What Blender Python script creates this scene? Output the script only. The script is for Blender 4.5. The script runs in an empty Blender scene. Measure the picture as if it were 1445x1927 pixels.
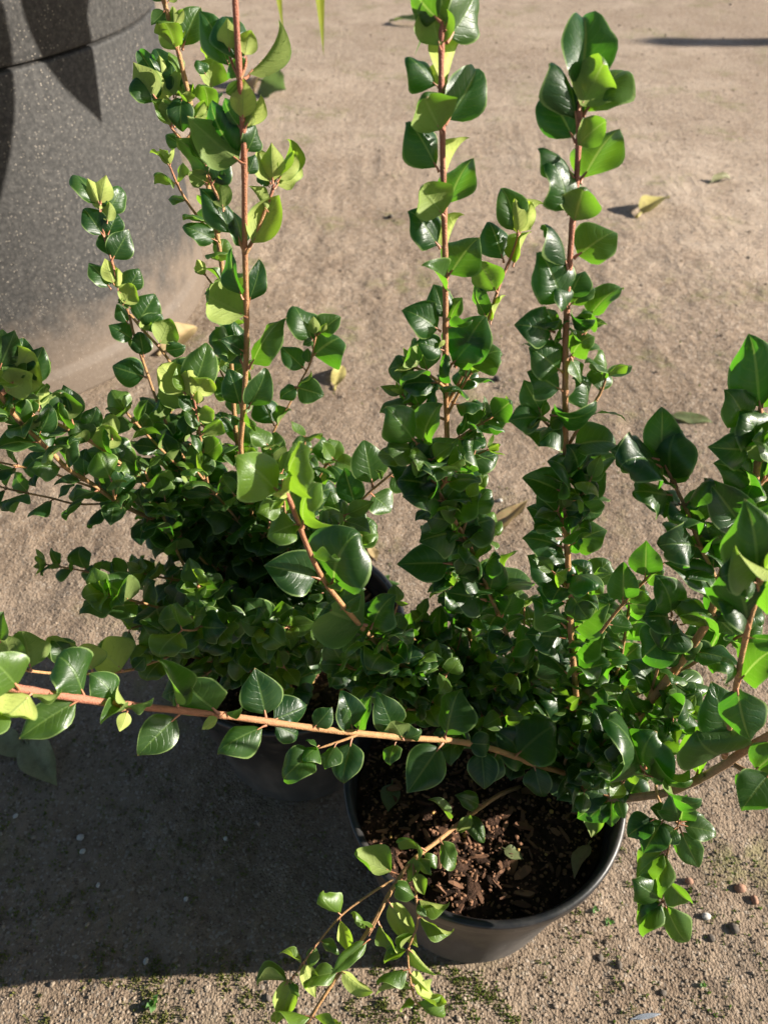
import bpy, math, random
import numpy as np
from mathutils import Vector, Matrix, Quaternion
from mathutils.bvhtree import BVHTree

# ------------------------------------------------------------------ camera, sky, sun, exposure
scn = bpy.context.scene
F, CX, CY = 1447.0, 722.5, 963.5            # focal length and centre of the photograph, in its pixels
PITCH = math.radians(44.285)
CAM = Vector((0, 0, 0.743))
FWD = Vector((0, math.cos(PITCH), -math.sin(PITCH)))
UPV = Vector((0, math.sin(PITCH), math.cos(PITCH)))
cam = bpy.data.cameras.new("camera")
cam.sensor_fit = 'VERTICAL'
cam.sensor_height = 34.62
cam.lens = 26.0
cam.clip_start = 0.02
cam.clip_end = 300
cam.dof.use_dof = True
cam.dof.focus_distance = 0.46
cam.dof.aperture_fstop = 11.5
co = bpy.data.objects.new("camera", cam)
co.location = CAM
co.rotation_euler = (math.pi / 2 - PITCH, 0, 0)
scn.collection.objects.link(co)
scn.camera = co

SUN_EL = math.radians(22.5)
SUN_DIR = Vector((math.cos(SUN_EL) * 0.9998, math.cos(SUN_EL) * -0.022, math.sin(SUN_EL))).normalized()
world = bpy.data.worlds.new("World")
scn.world = world
world.use_nodes = True
wn = world.node_tree.nodes
wl = world.node_tree.links
for n in list(wn):
    wn.remove(n)
sky = wn.new('ShaderNodeTexSky')
sky.sky_type = 'NISHITA'
sky.sun_disc = False
sky.sun_elevation = SUN_EL
sky.sun_rotation = math.radians(90 - math.degrees(math.atan2(SUN_DIR.y, SUN_DIR.x)))
sky.altitude = 50
sky.air_density = 0.75
sky.dust_density = 0.8
sky.ozone_density = 0.3
bg = wn.new('ShaderNodeBackground')
bg.inputs['Strength'].default_value = 0.05
wo = wn.new('ShaderNodeOutputWorld')
wl.new(sky.outputs[0], bg.inputs['Color'])
wl.new(bg.outputs[0], wo.inputs['Surface'])

sl = bpy.data.lights.new("sun", 'SUN')
sl.energy = 5.0
sl.angle = math.radians(0.5)
sl.color = (1.0, 0.93, 0.82)
so = bpy.data.objects.new("sun", sl)
so.rotation_euler = (-SUN_DIR).to_track_quat('-Z', 'Y').to_euler()
so.location = (5, 0, 5)
scn.collection.objects.link(so)

scn.view_settings.view_transform = 'Standard'
scn.view_settings.look = 'None'
scn.view_settings.gamma = 1.0
scn.view_settings.use_curve_mapping = False
scn.view_settings.exposure = 1.6

# ------------------------------------------------------------------ helpers
rng = random.Random(7)
nrg = np.random.default_rng(7)
COL = scn.collection


def W(px, py, z):
    """photo pixel and depth along the optical axis -> world"""
    z = float(z)
    return CAM + z * (FWD + Vector((1, 0, 0)) * ((px - CX) / F) - UPV * ((py - CY) / F))


def G(px, py, h=0.0):
    """photo pixel -> the point of the horizontal plane at height h that it shows"""
    d = FWD + Vector((1, 0, 0)) * ((px - CX) / F) - UPV * ((py - CY) / F)
    return CAM + d * ((h - CAM.z) / d.z)


def project(P):
    d = Vector(P) - CAM
    z = d.dot(FWD)
    return CX + F * d.x / z, CY - F * d.dot(UPV) / z, z


def mesh(name, verts, faces, smooth=True):
    me = bpy.data.meshes.new(name)
    me.from_pydata([tuple(v) for v in verts], [], [tuple(f) for f in faces])
    if smooth:
        me.polygons.foreach_set('use_smooth', [True] * len(me.polygons))
    me.update()
    return me


def mesh_np(name, V, Q, smooth=True):
    """fast mesh from arrays; all faces have the same number of corners"""
    me = bpy.data.meshes.new(name)
    n = Q.shape[1]
    me.vertices.add(len(V))
    me.vertices.foreach_set('co', np.ascontiguousarray(V, np.float32).ravel())
    me.loops.add(Q.size)
    me.loops.foreach_set('vertex_index', np.ascontiguousarray(Q, np.int32).ravel())
    me.polygons.add(len(Q))
    me.polygons.foreach_set('loop_start', np.arange(0, Q.size, n, dtype=np.int32))
    me.polygons.foreach_set('use_smooth', np.full(len(Q), smooth))
    me.update(calc_edges=True)
    return me


def link(name, me, mats=(), parent=None):
    o = bpy.data.objects.new(name, me)
    COL.objects.link(o)
    if me is not None and mats:
        if len(me.materials) == 0:
            for m in mats:
                me.materials.append(m)
    if parent is not None:
        o.parent = parent
        o.matrix_parent_inverse = Matrix.Identity(4)
    return o


def tag(o, label=None, cat=None, group=None, kind=None):
    if label:
        o['label'] = label
    if cat:
        o['category'] = cat
    if group:
        o['group'] = group
    if kind:
        o['kind'] = kind
    return o


def empty(name, loc):
    o = bpy.data.objects.new(name, None)
    o.location = loc
    o.empty_display_size = 0.02
    COL.objects.link(o)
    return o


class NT:
    """small helper for node materials"""

    def __init__(s, name):
        s.m = bpy.data.materials.new(name)
        s.m.use_nodes = True
        s.n = s.m.node_tree.nodes
        s.l = s.m.node_tree.links
        for x in list(s.n):
            s.n.remove(x)
        s.out = s.n.new('ShaderNodeOutputMaterial')

    def put(s, sock, v):
        if isinstance(v, bpy.types.NodeSocket):
            s.l.new(v, sock)
        elif v is not None:
            if sock.type == 'RGBA':
                v = (v, v, v, 1) if not hasattr(v, '__len__') else (*v[:3], 1)
            sock.default_value = v

    def math(s, op, a, b=None, c=None, clamp=False):
        n = s.n.new('ShaderNodeMath')
        n.operation = op
        n.use_clamp = clamp
        for i, v in enumerate((a, b, c)):
            if v is not None:
                s.put(n.inputs[i], v)
        return n.outputs[0]

    def mix(s, f, a, b, blend='MIX'):
        n = s.n.new('ShaderNodeMix')
        n.data_type = 'RGBA'
        n.blend_type = blend
        s.put(n.inputs[0], f)
        s.put(n.inputs[6], a)
        s.put(n.inputs[7], b)
        return n.outputs[2]

    def ramp(s, f, a, b, lo=0.0, hi=1.0):
        n = s.n.new('ShaderNodeMapRange')
        n.interpolation_type = 'SMOOTHSTEP'
        s.put(n.inputs[0], f)
        n.inputs[1].default_value = a
        n.inputs[2].default_value = b
        n.inputs[3].default_value = lo
        n.inputs[4].default_value = hi
        return n.outputs[0]

    def noise(s, vec, scale, detail=4, rough=0.55, color=False):
        n = s.n.new('ShaderNodeTexNoise')
        if vec is not None:
            s.l.new(vec, n.inputs['Vector'])
        n.inputs['Scale'].default_value = scale
        n.inputs['Detail'].default_value = detail
        n.inputs['Roughness'].default_value = rough
        return n.outputs[1 if color else 0]

    def voronoi(s, vec, scale, feature='F1', out=0, rand=1.0):
        n = s.n.new('ShaderNodeTexVoronoi')
        n.feature = feature
        if vec is not None:
            s.l.new(vec, n.inputs['Vector'])
        n.inputs['Scale'].default_value = scale
        n.inputs['Randomness'].default_value = rand
        return n.outputs[out]

    def pos(s):
        return s.n.new('ShaderNodeNewGeometry').outputs['Position']

    def obj(s):
        return s.n.new('ShaderNodeTexCoord').outputs['Object']

    def attr(s, name, out=2):
        n = s.n.new('ShaderNodeAttribute')
        n.attribute_name = name
        return n.outputs[out]

    def bump(s, h, strength=0.5, dist=0.001, normal=None):
        n = s.n.new('ShaderNodeBump')
        s.put(n.inputs['Height'], h)
        n.inputs['Strength'].default_value = strength
        n.inputs['Distance'].default_value = dist
        if normal is not None:
            s.l.new(normal, n.inputs['Normal'])
        return n.outputs[0]

    def bsdf(s, color, rough=0.6, normal=None, spec=0.5, **kw):
        n = s.n.new('ShaderNodeBsdfPrincipled')
        s.put(n.inputs['Base Color'], color)
        s.put(n.inputs['Roughness'], rough)
        s.put(n.inputs['Specular IOR Level'], spec)
        if normal is not None:
            s.l.new(normal, n.inputs['Normal'])
        for k, v in kw.items():
            s.put(n.inputs[k], v)
        return n.outputs[0]

    def done(s, sh):
        s.l.new(sh, s.out.inputs['Surface'])
        return s.m


# ------------------------------------------------------------------ materials
def leaf_material():
    t = NT('glossy_leaf')
    uv = t.n.new('ShaderNodeUVMap')
    sep = t.n.new('ShaderNodeSeparateXYZ')
    t.l.new(uv.outputs[0], sep.inputs[0])
    au = t.math('ABSOLUTE', t.math('MULTIPLY_ADD', sep.outputs[0], 2.0, -1.0))
    v = sep.outputs[1]
    oi = t.n.new('ShaderNodeObjectInfo')
    cs = t.n.new('ShaderNodeSeparateColor')
    t.l.new(oi.outputs['Color'], cs.inputs[0])
    # youth and tint: object colour for single leaves, vertex attributes for the joined inner ones
    youth = t.math('MULTIPLY', t.math('MAXIMUM', cs.outputs[0], t.attr('youth')), 1.35, clamp=True)
    tint = t.math('MAXIMUM', cs.outputs[1], t.attr('tint'))
    geo = t.n.new('ShaderNodeNewGeometry')
    back = geo.outputs['Backfacing']
    mid = t.ramp(au, 0.02, 0.075, 1.0, 0.0)
    ph = t.math('ADD', t.math('SUBTRACT', t.math('MULTIPLY', v, 7.5), t.math('MULTIPLY', au, 2.1)), t.math('MULTIPLY', t.noise(t.obj(), 5.0, 2), 0.9))
    ve = t.math('ABSOLUTE', t.math('COSINE', t.math('MULTIPLY', ph, math.pi)))
    vein = t.math('MULTIPLY', t.ramp(ve, 0.9, 1.0), t.ramp(au, 0.55, 0.85, 1.0, 0.0))
    edge = t.ramp(au, 0.90, 0.965)
    nz = t.noise(t.obj(), 3.2, 3)
    up_old = t.mix(tint, (0.006, 0.029, 0.011), (0.016, 0.053, 0.014))
    up = t.mix(youth, up_old, (0.15, 0.26, 0.025))
    up = t.mix(t.ramp(nz, 0.35, 0.7, 0.0, 0.35), up, (0.030, 0.062, 0.012))
    un = t.mix(youth, t.mix(tint, (0.125, 0.185, 0.060), (0.16, 0.225, 0.070)), (0.50, 0.56, 0.15))
    base = t.mix(back, up, un)
    lite = t.mix(back, t.mix(youth, (0.10, 0.19, 0.045), (0.25, 0.36, 0.07)), (0.21, 0.28, 0.09))
    base = t.mix(t.math('MULTIPLY', mid, 0.5), base, lite)
    base = t.mix(t.math('MULTIPLY', vein, 0.10), base, lite)
    base = t.mix(t.math('MULTIPLY', edge, 0.85), base, (0.22, 0.32, 0.10))
    fine = t.noise(t.obj(), 38, 2)
    base = t.mix(t.ramp(t.noise(t.obj(), 16, 4), 0.52, 0.75, 0.0, 0.30), base, (0.055, 0.085, 0.03))
    spots = t.math('MULTIPLY', t.ramp(t.noise(t.obj(), 13, 2), 0.70, 0.74), t.ramp(tint, 0.55, 0.9))
    base = t.mix(t.math('MULTIPLY', spots, 0.7), base, (0.13, 0.085, 0.03))
    base = t.mix(t.math('MULTIPLY', t.ramp(v, 0.955, 0.99), t.ramp(au, 0.0, 1.0, 0.85, 0.6)), base, (0.36, 0.24, 0.09))
    h = t.math('ADD', t.math('MULTIPLY', mid, -0.55), t.math('MULTIPLY', vein, -0.45))
    h = t.math('ADD', h, t.math('MULTIPLY', fine, 0.40))
    nrm = t.bump(h, 0.42, 0.0006)
    rough = t.mix(back, t.ramp(nz, 0.3, 0.7, 0.33, 0.45), 0.6)
    sh = t.bsdf(base, rough, nrm, t.math('MULTIPLY_ADD', back, -0.35, 0.58))
    tr = t.n.new('ShaderNodeBsdfTranslucent')
    tc = t.mix(youth, t.mix(tint, (0.050, 0.215, 0.008), (0.095, 0.33, 0.012)), (0.40, 0.58, 0.03))
    tc = t.mix(t.math('MULTIPLY', mid, 0.55), tc, (0.42, 0.58, 0.12))
    tc = t.mix(t.math('MULTIPLY', vein, 0.14), tc, (0.22, 0.42, 0.05))
    t.put(tr.inputs['Color'], tc)
    ms = t.n.new('ShaderNodeMixShader')
    ms.inputs[0].default_value = 0.45
    t.l.new(sh, ms.inputs[1])
    t.l.new(tr.outputs[0], ms.inputs[2])
    return t.done(ms.outputs[0])


def petiole_material():
    t = NT('red_petiole')
    nz = t.noise(t.obj(), 6, 2)
    return t.done(t.bsdf(t.mix(nz, (0.30, 0.085, 0.06), (0.42, 0.22, 0.10)), 0.5))


def bark_material():
    t = NT('stem_bark')
    age = t.attr('age')
    P = t.pos()
    n1 = t.noise(P, 350, 4)
    n2 = t.noise(P, 60, 3)
    young = t.mix(n2, (0.25, 0.070, 0.055), (0.34, 0.125, 0.085))
    tan = t.mix(n1, (0.27, 0.135, 0.052), (0.46, 0.26, 0.115))
    old = t.mix(n1, (0.15, 0.095, 0.055), (0.38, 0.255, 0.15))
    c = t.mix(t.ramp(age, 0.25, 0.55), old, tan)
    c = t.mix(t.math('MULTIPLY', t.ramp(age, 0.75, 0.98), 0.8), c, young)
    sc = t.ramp(t.noise(P, 700, 3), 0.62, 0.7)
    c = t.mix(t.math('MULTIPLY', sc, 0.5), c, (0.12, 0.07, 0.045))
    c = t.mix(t.ramp(t.noise(P, 120, 2), 0.5, 0.72, 0.0, 0.45), c, (0.20, 0.13, 0.075))
    b = t.bump(t.math('ADD', n1, t.noise(P, 1400, 2)), 0.9, 0.0007)
    return t.done(t.bsdf(c, 0.62, b, 0.3))


def ground_material():
    t = NT('sandy_soil')
    P = t.pos()
    big = t.noise(P, 1.7, 4)
    med = t.noise(P, 9, 5)
    fine = t.noise(P, 90, 5, 0.65)
    gr = t.voronoi(P, 420, 'F1', 1)
    gs = t.n.new('ShaderNodeSeparateColor')
    t.l.new(gr, gs.inputs[0])
    gd = t.voronoi(P, 420, 'F1', 0)
    c = t.mix(t.ramp(big, 0.35, 0.65), (0.29, 0.225, 0.168), (0.385, 0.305, 0.235))
    c = t.mix(t.ramp(t.noise(P, 0.9, 3), 0.42, 0.62, 0.0, 0.6), c, (0.20, 0.142, 0.100))
    c = t.mix(t.ramp(med, 0.35, 0.7, 0.0, 0.6), c, (0.20, 0.142, 0.100))
    c = t.mix(t.math('MULTIPLY', t.ramp(t.noise(P, 24, 5, 0.7), 0.52, 0.70), 0.6), c, (0.125, 0.090, 0.064))
    c = t.mix(t.ramp(fine, 0.42, 0.75, 0.0, 0.6), c, (0.44, 0.34, 0.245))
    c = t.mix(t.ramp(fine, 0.30, 0.42, 0.55, 0.0), c, (0.115, 0.085, 0.06))
    c = t.mix(t.ramp(gs.outputs[0], 0.86, 0.97, 0.0, 0.7), c, (0.50, 0.44, 0.37))
    c = t.mix(t.ramp(gs.outputs[1], 0.88, 0.97, 0.0, 0.7), c, (0.10, 0.075, 0.055))
    # damp, darker soil by the pots, ragged outline; also deepens their shadow in the colour
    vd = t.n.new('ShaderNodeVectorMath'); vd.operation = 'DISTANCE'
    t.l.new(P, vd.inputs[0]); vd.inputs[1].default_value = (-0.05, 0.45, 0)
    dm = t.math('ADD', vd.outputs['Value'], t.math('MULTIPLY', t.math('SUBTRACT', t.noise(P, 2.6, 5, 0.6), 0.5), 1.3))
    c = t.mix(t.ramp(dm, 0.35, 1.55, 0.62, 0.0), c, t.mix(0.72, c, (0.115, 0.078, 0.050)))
    # thin green film of algae in patches, strongest by the pots
    moss = t.math('MULTIPLY', t.ramp(t.noise(P, 5.5, 4), 0.53, 0.68), t.ramp(t.noise(P, 45, 4), 0.42, 0.6))
    c = t.mix(t.math('MULTIPLY', moss, 0.5), c, (0.135, 0.145, 0.045))
    h = t.math('ADD', t.math('MULTIPLY', gd, -0.8), t.math('MULTIPLY', fine, 2.6))
    h = t.math('ADD', h, t.math('MULTIPLY', t.noise(P, 38, 4, 0.65), 2.4))
    h = t.math('ADD', h, t.math('MULTIPLY', t.noise(P, 1000, 3), 0.5))
    b = t.bump(h, 0.75, 0.0022)
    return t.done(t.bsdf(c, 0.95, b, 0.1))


def stone_material(name, a, b, sc=900):
    t = NT(name)
    oi = t.n.new('ShaderNodeObjectInfo')
    r = t.attr('tint')
    P = t.pos()
    c = t.mix(r, a, b)
    c = t.mix(t.math('MULTIPLY', t.noise(P, sc, 3), 0.4), c, (0.12, 0.09, 0.07))
    return t.done(t.bsdf(c, 0.85, t.bump(t.noise(P, sc * 2, 3), 0.4, 0.0004), 0.25))


def plastic_material():
    t = NT('black_nursery_plastic')
    P = t.pos()
    O = t.obj()
    sx = t.n.new('ShaderNodeSeparateXYZ')
    t.l.new(O, sx.inputs[0])
    dust = t.ramp(t.noise(P, 28, 5, 0.65), 0.38, 0.72)
    low = t.ramp(sx.outputs[2], 0.02, 0.165, 1.0, 0.0)
    mp = t.n.new('ShaderNodeMapping')
    mp.inputs['Scale'].default_value = (1, 1, 0.12)
    t.l.new(O, mp.inputs[0])
    streak = t.ramp(t.noise(mp.outputs[0], 60, 4), 0.4, 0.7)
    d = t.math('MULTIPLY', t.math('ADD', t.math('MULTIPLY', dust, 0.35), t.math('MULTIPLY', t.math('MULTIPLY', low, 1.0), t.math('MULTIPLY_ADD', streak, 0.5, 0.6))), 0.85, clamp=True)
    c = t.mix(d, (0.009, 0.010, 0.012), (0.105, 0.090, 0.076))
    scr = t.ramp(t.noise(P, 240, 3), 0.66, 0.74)
    c = t.mix(t.math('MULTIPLY', scr, 0.35), c, (0.22, 0.21, 0.20))
    r = t.ramp(d, 0.0, 0.7, 0.36, 0.8)
    return t.done(t.bsdf(c, r, t.bump(t.noise(P, 120, 4), 0.15, 0.001), 0.45))


def tub_material():
    t = NT('speckled_grey_tub')
    P = t.pos()
    O = t.obj()
    sx = t.n.new('ShaderNodeSeparateXYZ')
    t.l.new(O, sx.inputs[0])
    hgt = sx.outputs[2]
    n = t.noise(P, 14, 5, 0.62)
    n2 = t.noise(P, 160, 4, 0.7)
    c = t.mix(t.ramp(n2, 0.35, 0.75), (0.014, 0.0135, 0.013), (0.050, 0.047, 0.044))
    # splashed sand: small pale grains stuck to the wall
    g = t.voronoi(P, 300, 'F1', 0)
    gc = t.n.new('ShaderNodeSeparateColor')
    t.l.new(t.voronoi(P, 300, 'F1', 1), gc.inputs[0])
    sp = t.math('MULTIPLY', t.ramp(g, 0.15, 0.33, 1.0, 0.0), t.math('MULTIPLY', t.ramp(gc.outputs[0], 0.5, 0.95), t.ramp(t.noise(P, 22, 3), 0.35, 0.65, 0.25, 1.0)))
    c = t.mix(t.math('MULTIPLY', sp, 0.85), c, (0.33, 0.285, 0.235))
    dust = t.math('ADD', t.ramp(hgt, 0.0, 0.26, 1.0, 0.0), t.math('MULTIPLY', t.math('SUBTRACT', n, 0.5), 1.3), clamp=True)
    c = t.mix(t.math('MULTIPLY', t.ramp(dust, 0.25, 1.0), 0.55), c, (0.165, 0.122, 0.088))
    b = t.bump(t.math('ADD', t.math('MULTIPLY', sp, 0.8), n2), 0.4, 0.0015)
    return t.done(t.bsdf(c, 0.72, b, 0.35))


def soil_material():
    t = NT('potting_mix')
    P = t.pos()
    n = t.noise(P, 120, 5, 0.7)
    n2 = t.noise(P, 500, 4, 0.7)
    c = t.mix(t.ramp(n, 0.35, 0.7), (0.020, 0.011, 0.007), (0.072, 0.038, 0.024))
    c = t.mix(t.ramp(n2, 0.55, 0.75, 0.0, 0.6), c, (0.13, 0.075, 0.045))
    return t.done(t.bsdf(c, 0.95, t.bump(t.math('ADD', n, n2), 1.0, 0.004), 0.15))


def chip_material():
    t = NT('bark_chip')
    oi = t.n.new('ShaderNodeObjectInfo')
    r = t.math('MAXIMUM', oi.outputs['Random'], t.attr('tint'))
    O = t.obj()
    mp = t.n.new('ShaderNodeMapping')
    mp.inputs['Scale'].default_value = (1, 8, 8)
    t.l.new(O, mp.inputs[0])
    n = t.noise(mp.outputs[0], 160, 4)
    c = t.mix(r, (0.06, 0.026, 0.016), (0.33, 0.17, 0.095))
    c = t.mix(t.math('MULTIPLY', n, 0.7), c, (0.05, 0.028, 0.018))
    return t.done(t.bsdf(c, 0.85, t.bump(n, 0.6, 0.0006), 0.2))


def plain(name, a, b, scale=60, rough=0.7, spec=0.3, transl=None, bump=0.3, stretch=None):
    t = NT(name)
    P = t.obj()
    if stretch:
        mp = t.n.new('ShaderNodeMapping')
        mp.inputs['Scale'].default_value = stretch
        t.l.new(P, mp.inputs[0])
        P = mp.outputs[0]
    n = t.noise(P, scale, 4, 0.6)
    c = t.mix(t.ramp(n, 0.3, 0.7), a, b)
    sh = t.bsdf(c, rough, t.bump(n, bump, 0.001), spec)
    if transl:
        tr = t.n.new('ShaderNodeBsdfTranslucent')
        t.put(tr.inputs['Color'], transl)
        ms = t.n.new('ShaderNodeMixShader')
        ms.inputs[0].default_value = 0.35
        t.l.new(sh, ms.inputs[1])
        t.l.new(tr.outputs[0], ms.inputs[2])
        sh = ms.outputs[0]
    return t.done(sh)


M_LEAF = leaf_material()
M_PET = petiole_material()
M_BARK = bark_material()
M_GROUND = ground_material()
M_GRIT = stone_material('soil_grit', (0.13, 0.095, 0.065), (0.36, 0.29, 0.22))
M_PLASTIC = plastic_material()
M_TUB = tub_material()
M_SOIL = soil_material()
M_CHIP = chip_material()
M_PELLET = plain('fertiliser_pellet', (0.42, 0.22, 0.05), (0.55, 0.36, 0.12), 200, 0.5)

# ------------------------------------------------------------------ ground
HALF = {}


def vnoise(x, y, cell, seed):
    """tileable value noise on arrays"""
    if seed not in HALF:
        HALF[seed] = np.random.default_rng(seed).random((256, 256))
    T = HALF[seed]
    fx, fy = x / cell, y / cell
    ix, iy = np.floor(fx).astype(int), np.floor(fy).astype(int)
    tx, ty = fx - ix, fy - iy
    tx, ty = tx * tx * (3 - 2 * tx), ty * ty * (3 - 2 * ty)
    a = T[ix & 255, iy & 255]; b = T[(ix + 1) & 255, iy & 255]
    c = T[ix & 255, (iy + 1) & 255]; d = T[(ix + 1) & 255, (iy + 1) & 255]
    return (a * (1 - tx) + b * tx) * (1 - ty) + (c * (1 - tx) + d * tx) * ty - 0.5


POTS = [(0.077, 0.284), (-0.088, 0.428)]
TUB = (-0.80, 1.361)


def ground_z(x, y):
    x = np.asarray(x, float); y = np.asarray(y, float)
    near = np.clip((2.2 - np.hypot(x, y - 0.8)) / 0.9, 0, 1)
    z = vnoise(x, y, 0.31, 1) * 0.010 + near * (vnoise(x, y, 0.09, 2) * 0.0050 + vnoise(x, y, 0.030, 3) * 0.0035 + vnoise(x, y, 0.011, 4) * 0.0018)
    for (px, py), r in ((POTS[0], 0.085), (POTS[1], 0.085), (TUB, 0.455)):
        d = np.hypot(x - px, y - py)
        k = np.clip((d - r) / 0.05, 0, 1)
        z = z * k + (-0.0015) * (1 - k)
    return z


def axis(lo, hi, step, far_lo, far_hi):
    a = list(np.arange(lo, hi, step))
    s, v = step, a[-1]
    up = []
    while v < far_hi:
        s *= 1.12; v += s; up.append(v)
    s, v = step, a[0]
    dn = []
    while v > far_lo:
        s *= 1.12; v -= s; dn.append(v)
    return np.array(dn[::-1] + a + up)


gx = axis(-0.62, 0.75, 0.0045, -40, 40)
gy = axis(0.10, 1.6, 0.0048, -25, 90)
GX, GY = np.meshgrid(gx, gy, indexing='ij')
fade = np.clip(1.5 - np.hypot(GX, GY - 1) / 12, 0, 1)
GZ = ground_z(GX, GY) * fade
V = np.stack([GX, GY, GZ], -1).reshape(-1, 3)
nx, ny = len(gx), len(gy)
I = np.arange(nx * ny).reshape(nx, ny)
Q = np.stack([I[:-1, :-1], I[1:, :-1], I[1:, 1:], I[:-1, 1:]], -1).reshape(-1, 4)
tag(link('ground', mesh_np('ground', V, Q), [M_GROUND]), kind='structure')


def rock_proto(seed, sub=0):
    """a low convex stone: jittered cube-sphere, 24 or so triangles"""
    r = np.random.default_rng(seed)
    t = (1 + 5 ** 0.5) / 2
    v = np.array([(-1, t, 0), (1, t, 0), (-1, -t, 0), (1, -t, 0), (0, -1, t), (0, 1, t), (0, -1, -t), (0, 1, -t), (t, 0, -1), (t, 0, 1), (-t, 0, -1), (-t, 0, 1)], float)
    v /= np.linalg.norm(v[0])
    f = np.array([(0, 11, 5), (0, 5, 1), (0, 1, 7), (0, 7, 10), (0, 10, 11), (1, 5, 9), (5, 11, 4), (11, 10, 2), (10, 7, 6), (7, 1, 8), (3, 9, 4), (3, 4, 2), (3, 2, 6), (3, 6, 8), (3, 8, 9), (4, 9, 5), (2, 4, 11), (6, 2, 10), (8, 6, 7), (9, 8, 1)])
    for _ in range(sub):
        v = list(map(tuple, v)); cache = {}; nf = []

        def midp(a, b):
            k = (min(a, b), max(a, b))
            if k not in cache:
                m = (np.array(v[a]) + np.array(v[b])) / 2
                m /= np.linalg.norm(m)
                v.append(tuple(m)); cache[k] = len(v) - 1
            return cache[k]
        for a, b, c in f:
            x, y, z = midp(a, b), midp(b, c), midp(c, a)
            nf += [(a, x, z), (b, y, x), (c, z, y), (x, y, z)]
        v = np.array(v); f = np.array(nf)
    v = v * (1 + (r.random((len(v), 1)) - 0.5) * (0.5 if sub == 0 else 0.22))
    v *= np.array([1, 0.6 + 0.4 * r.random(), 0.5 + 0.3 * r.random()])
    return v, f


def scatter_mesh(name, pts, sizes, mats, parent=None, tints=None, protos=6, seed=3, smooth=False):
    r = np.random.default_rng(seed)
    P = [rock_proto(seed * 31 + i) for i in range(protos)]
    Vs, Fs, Ts, off = [], [], [], 0
    which = r.integers(0, protos, len(pts))
    ang = r.random(len(pts)) * 6.283
    tints = r.random(len(pts)) if tints is None else tints
    for k in range(protos):
        idx = np.where(which == k)[0]
        v, f = P[k]
        c, s = np.cos(ang[idx]), np.sin(ang[idx])
        x = v[None, :, 0] * c[:, None] - v[None, :, 1] * s[:, None]
        y = v[None, :, 0] * s[:, None] + v[None, :, 1] * c[:, None]
        z = np.repeat(v[None, :, 2], len(idx), 0)
        X = np.stack([x, y, z], -1) * sizes[idx, None, None] + pts[idx, None, :]
        Vs.append(X.reshape(-1, 3))
        Fs.append((f[None] + (np.arange(len(idx)) * len(v))[:, None, None] + off).reshape(-1, 3))
        Ts.append(np.repeat(tints[idx], len(v)))
        off += len(idx) * len(v)
    me = mesh_np(name, np.concatenate(Vs), np.concatenate(Fs), smooth)
    a = me.attributes.new('tint', 'FLOAT', 'POINT')
    a.data.foreach_set('value', np.concatenate(Ts).astype(np.float32))
    return link(name, me, mats, parent)


# grit: grains of 1 to 3 mm lying on the soil, dense near the pots and thinning away
N = 22000
gxs = nrg.uniform(-0.50, 0.62, N * 2)
gys = 0.14 + nrg.random(N * 2) ** 1.6 * 1.25
keep = nrg.random(N * 2) < np.clip(1.15 - (gys - 0.14) * 0.7, 0.15, 1) * (0.35 + 0.9 * (vnoise(gxs, gys, 0.06, 9) + 0.5))
for (px, py) in POTS:
    keep &= np.hypot(gxs - px, gys - py) > 0.086
keep &= np.hypot(gxs - TUB[0], gys - TUB[1]) > 0.47
gxs, gys = gxs[keep], gys[keep]
gsz = 0.0006 + 0.0011 * nrg.random(len(gxs)) ** 2.2
fx, fy = nrg.uniform(-1.6, 2.4, 5200), nrg.uniform(1.0, 4.6, 5200)
kf = (np.abs(fx) < .25 + fy * .5) & (np.hypot(fx - TUB[0], fy - TUB[1]) > .47) & (nrg.random(5200) < .25 + 1.1 * (vnoise(fx, fy, .22, 10) + .5) ** 2)
gxs, gys = np.concatenate([gxs, fx[kf]]), np.concatenate([gys, fy[kf]])
gsz = np.concatenate([gsz, (0.0012 + 0.0034 * nrg.random(int(kf.sum())) ** 3)])
gsz[nrg.random(len(gsz)) < 0.02] *= 1.8
tag(scatter_mesh('gravel', np.stack([gxs, gys, ground_z(gxs, gys) + gsz * 0.2], -1), gsz, [M_GRIT]),
    'fine sandy grit lying loose on the bare soil', 'grit', kind='stuff')

# ------------------------------------------------------------------ lathe, pots, tub


def lathe(name, prof, seg=96, closed=False):
    """spin a profile of (radius, height) points about Z"""
    prof = np.array(prof, float)
    n = len(prof)
    a = np.linspace(0, 2 * math.pi, seg, endpoint=False)
    V = np.stack([prof[:, 0][:, None] * np.cos(a), prof[:, 0][:, None] * np.sin(a), np.repeat(prof[:, 1][:, None], seg, 1)], -1).reshape(-1, 3)
    I = np.arange(n * seg).reshape(n, seg)
    J = np.roll(I, -1, 1)
    Q = np.stack([I[:-1], J[:-1], J[1:], I[1:]], -1).reshape(-1, 4)
    return mesh_np(name, V, Q)


def rounded(pts, r=0.0012, k=3):
    """round the corners of a profile"""
    out = [pts[0]]
    for a, b, c in zip(pts, pts[1:], pts[2:]):
        a, b, c = map(np.array, (a, b, c))
        u, w = a - b, c - b
        lu, lw = np.linalg.norm(u), np.linalg.norm(w)
        q = min(r, lu * 0.45, lw * 0.45)
        p0, p1 = b + u / lu * q, b + w / lw * q
        for i in range(k + 1):
            s = i / k
            out.append(tuple((1 - s) ** 2 * p0 + 2 * s * (1 - s) * b + s * s * p1))
    out.append(pts[-1])
    return out


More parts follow.
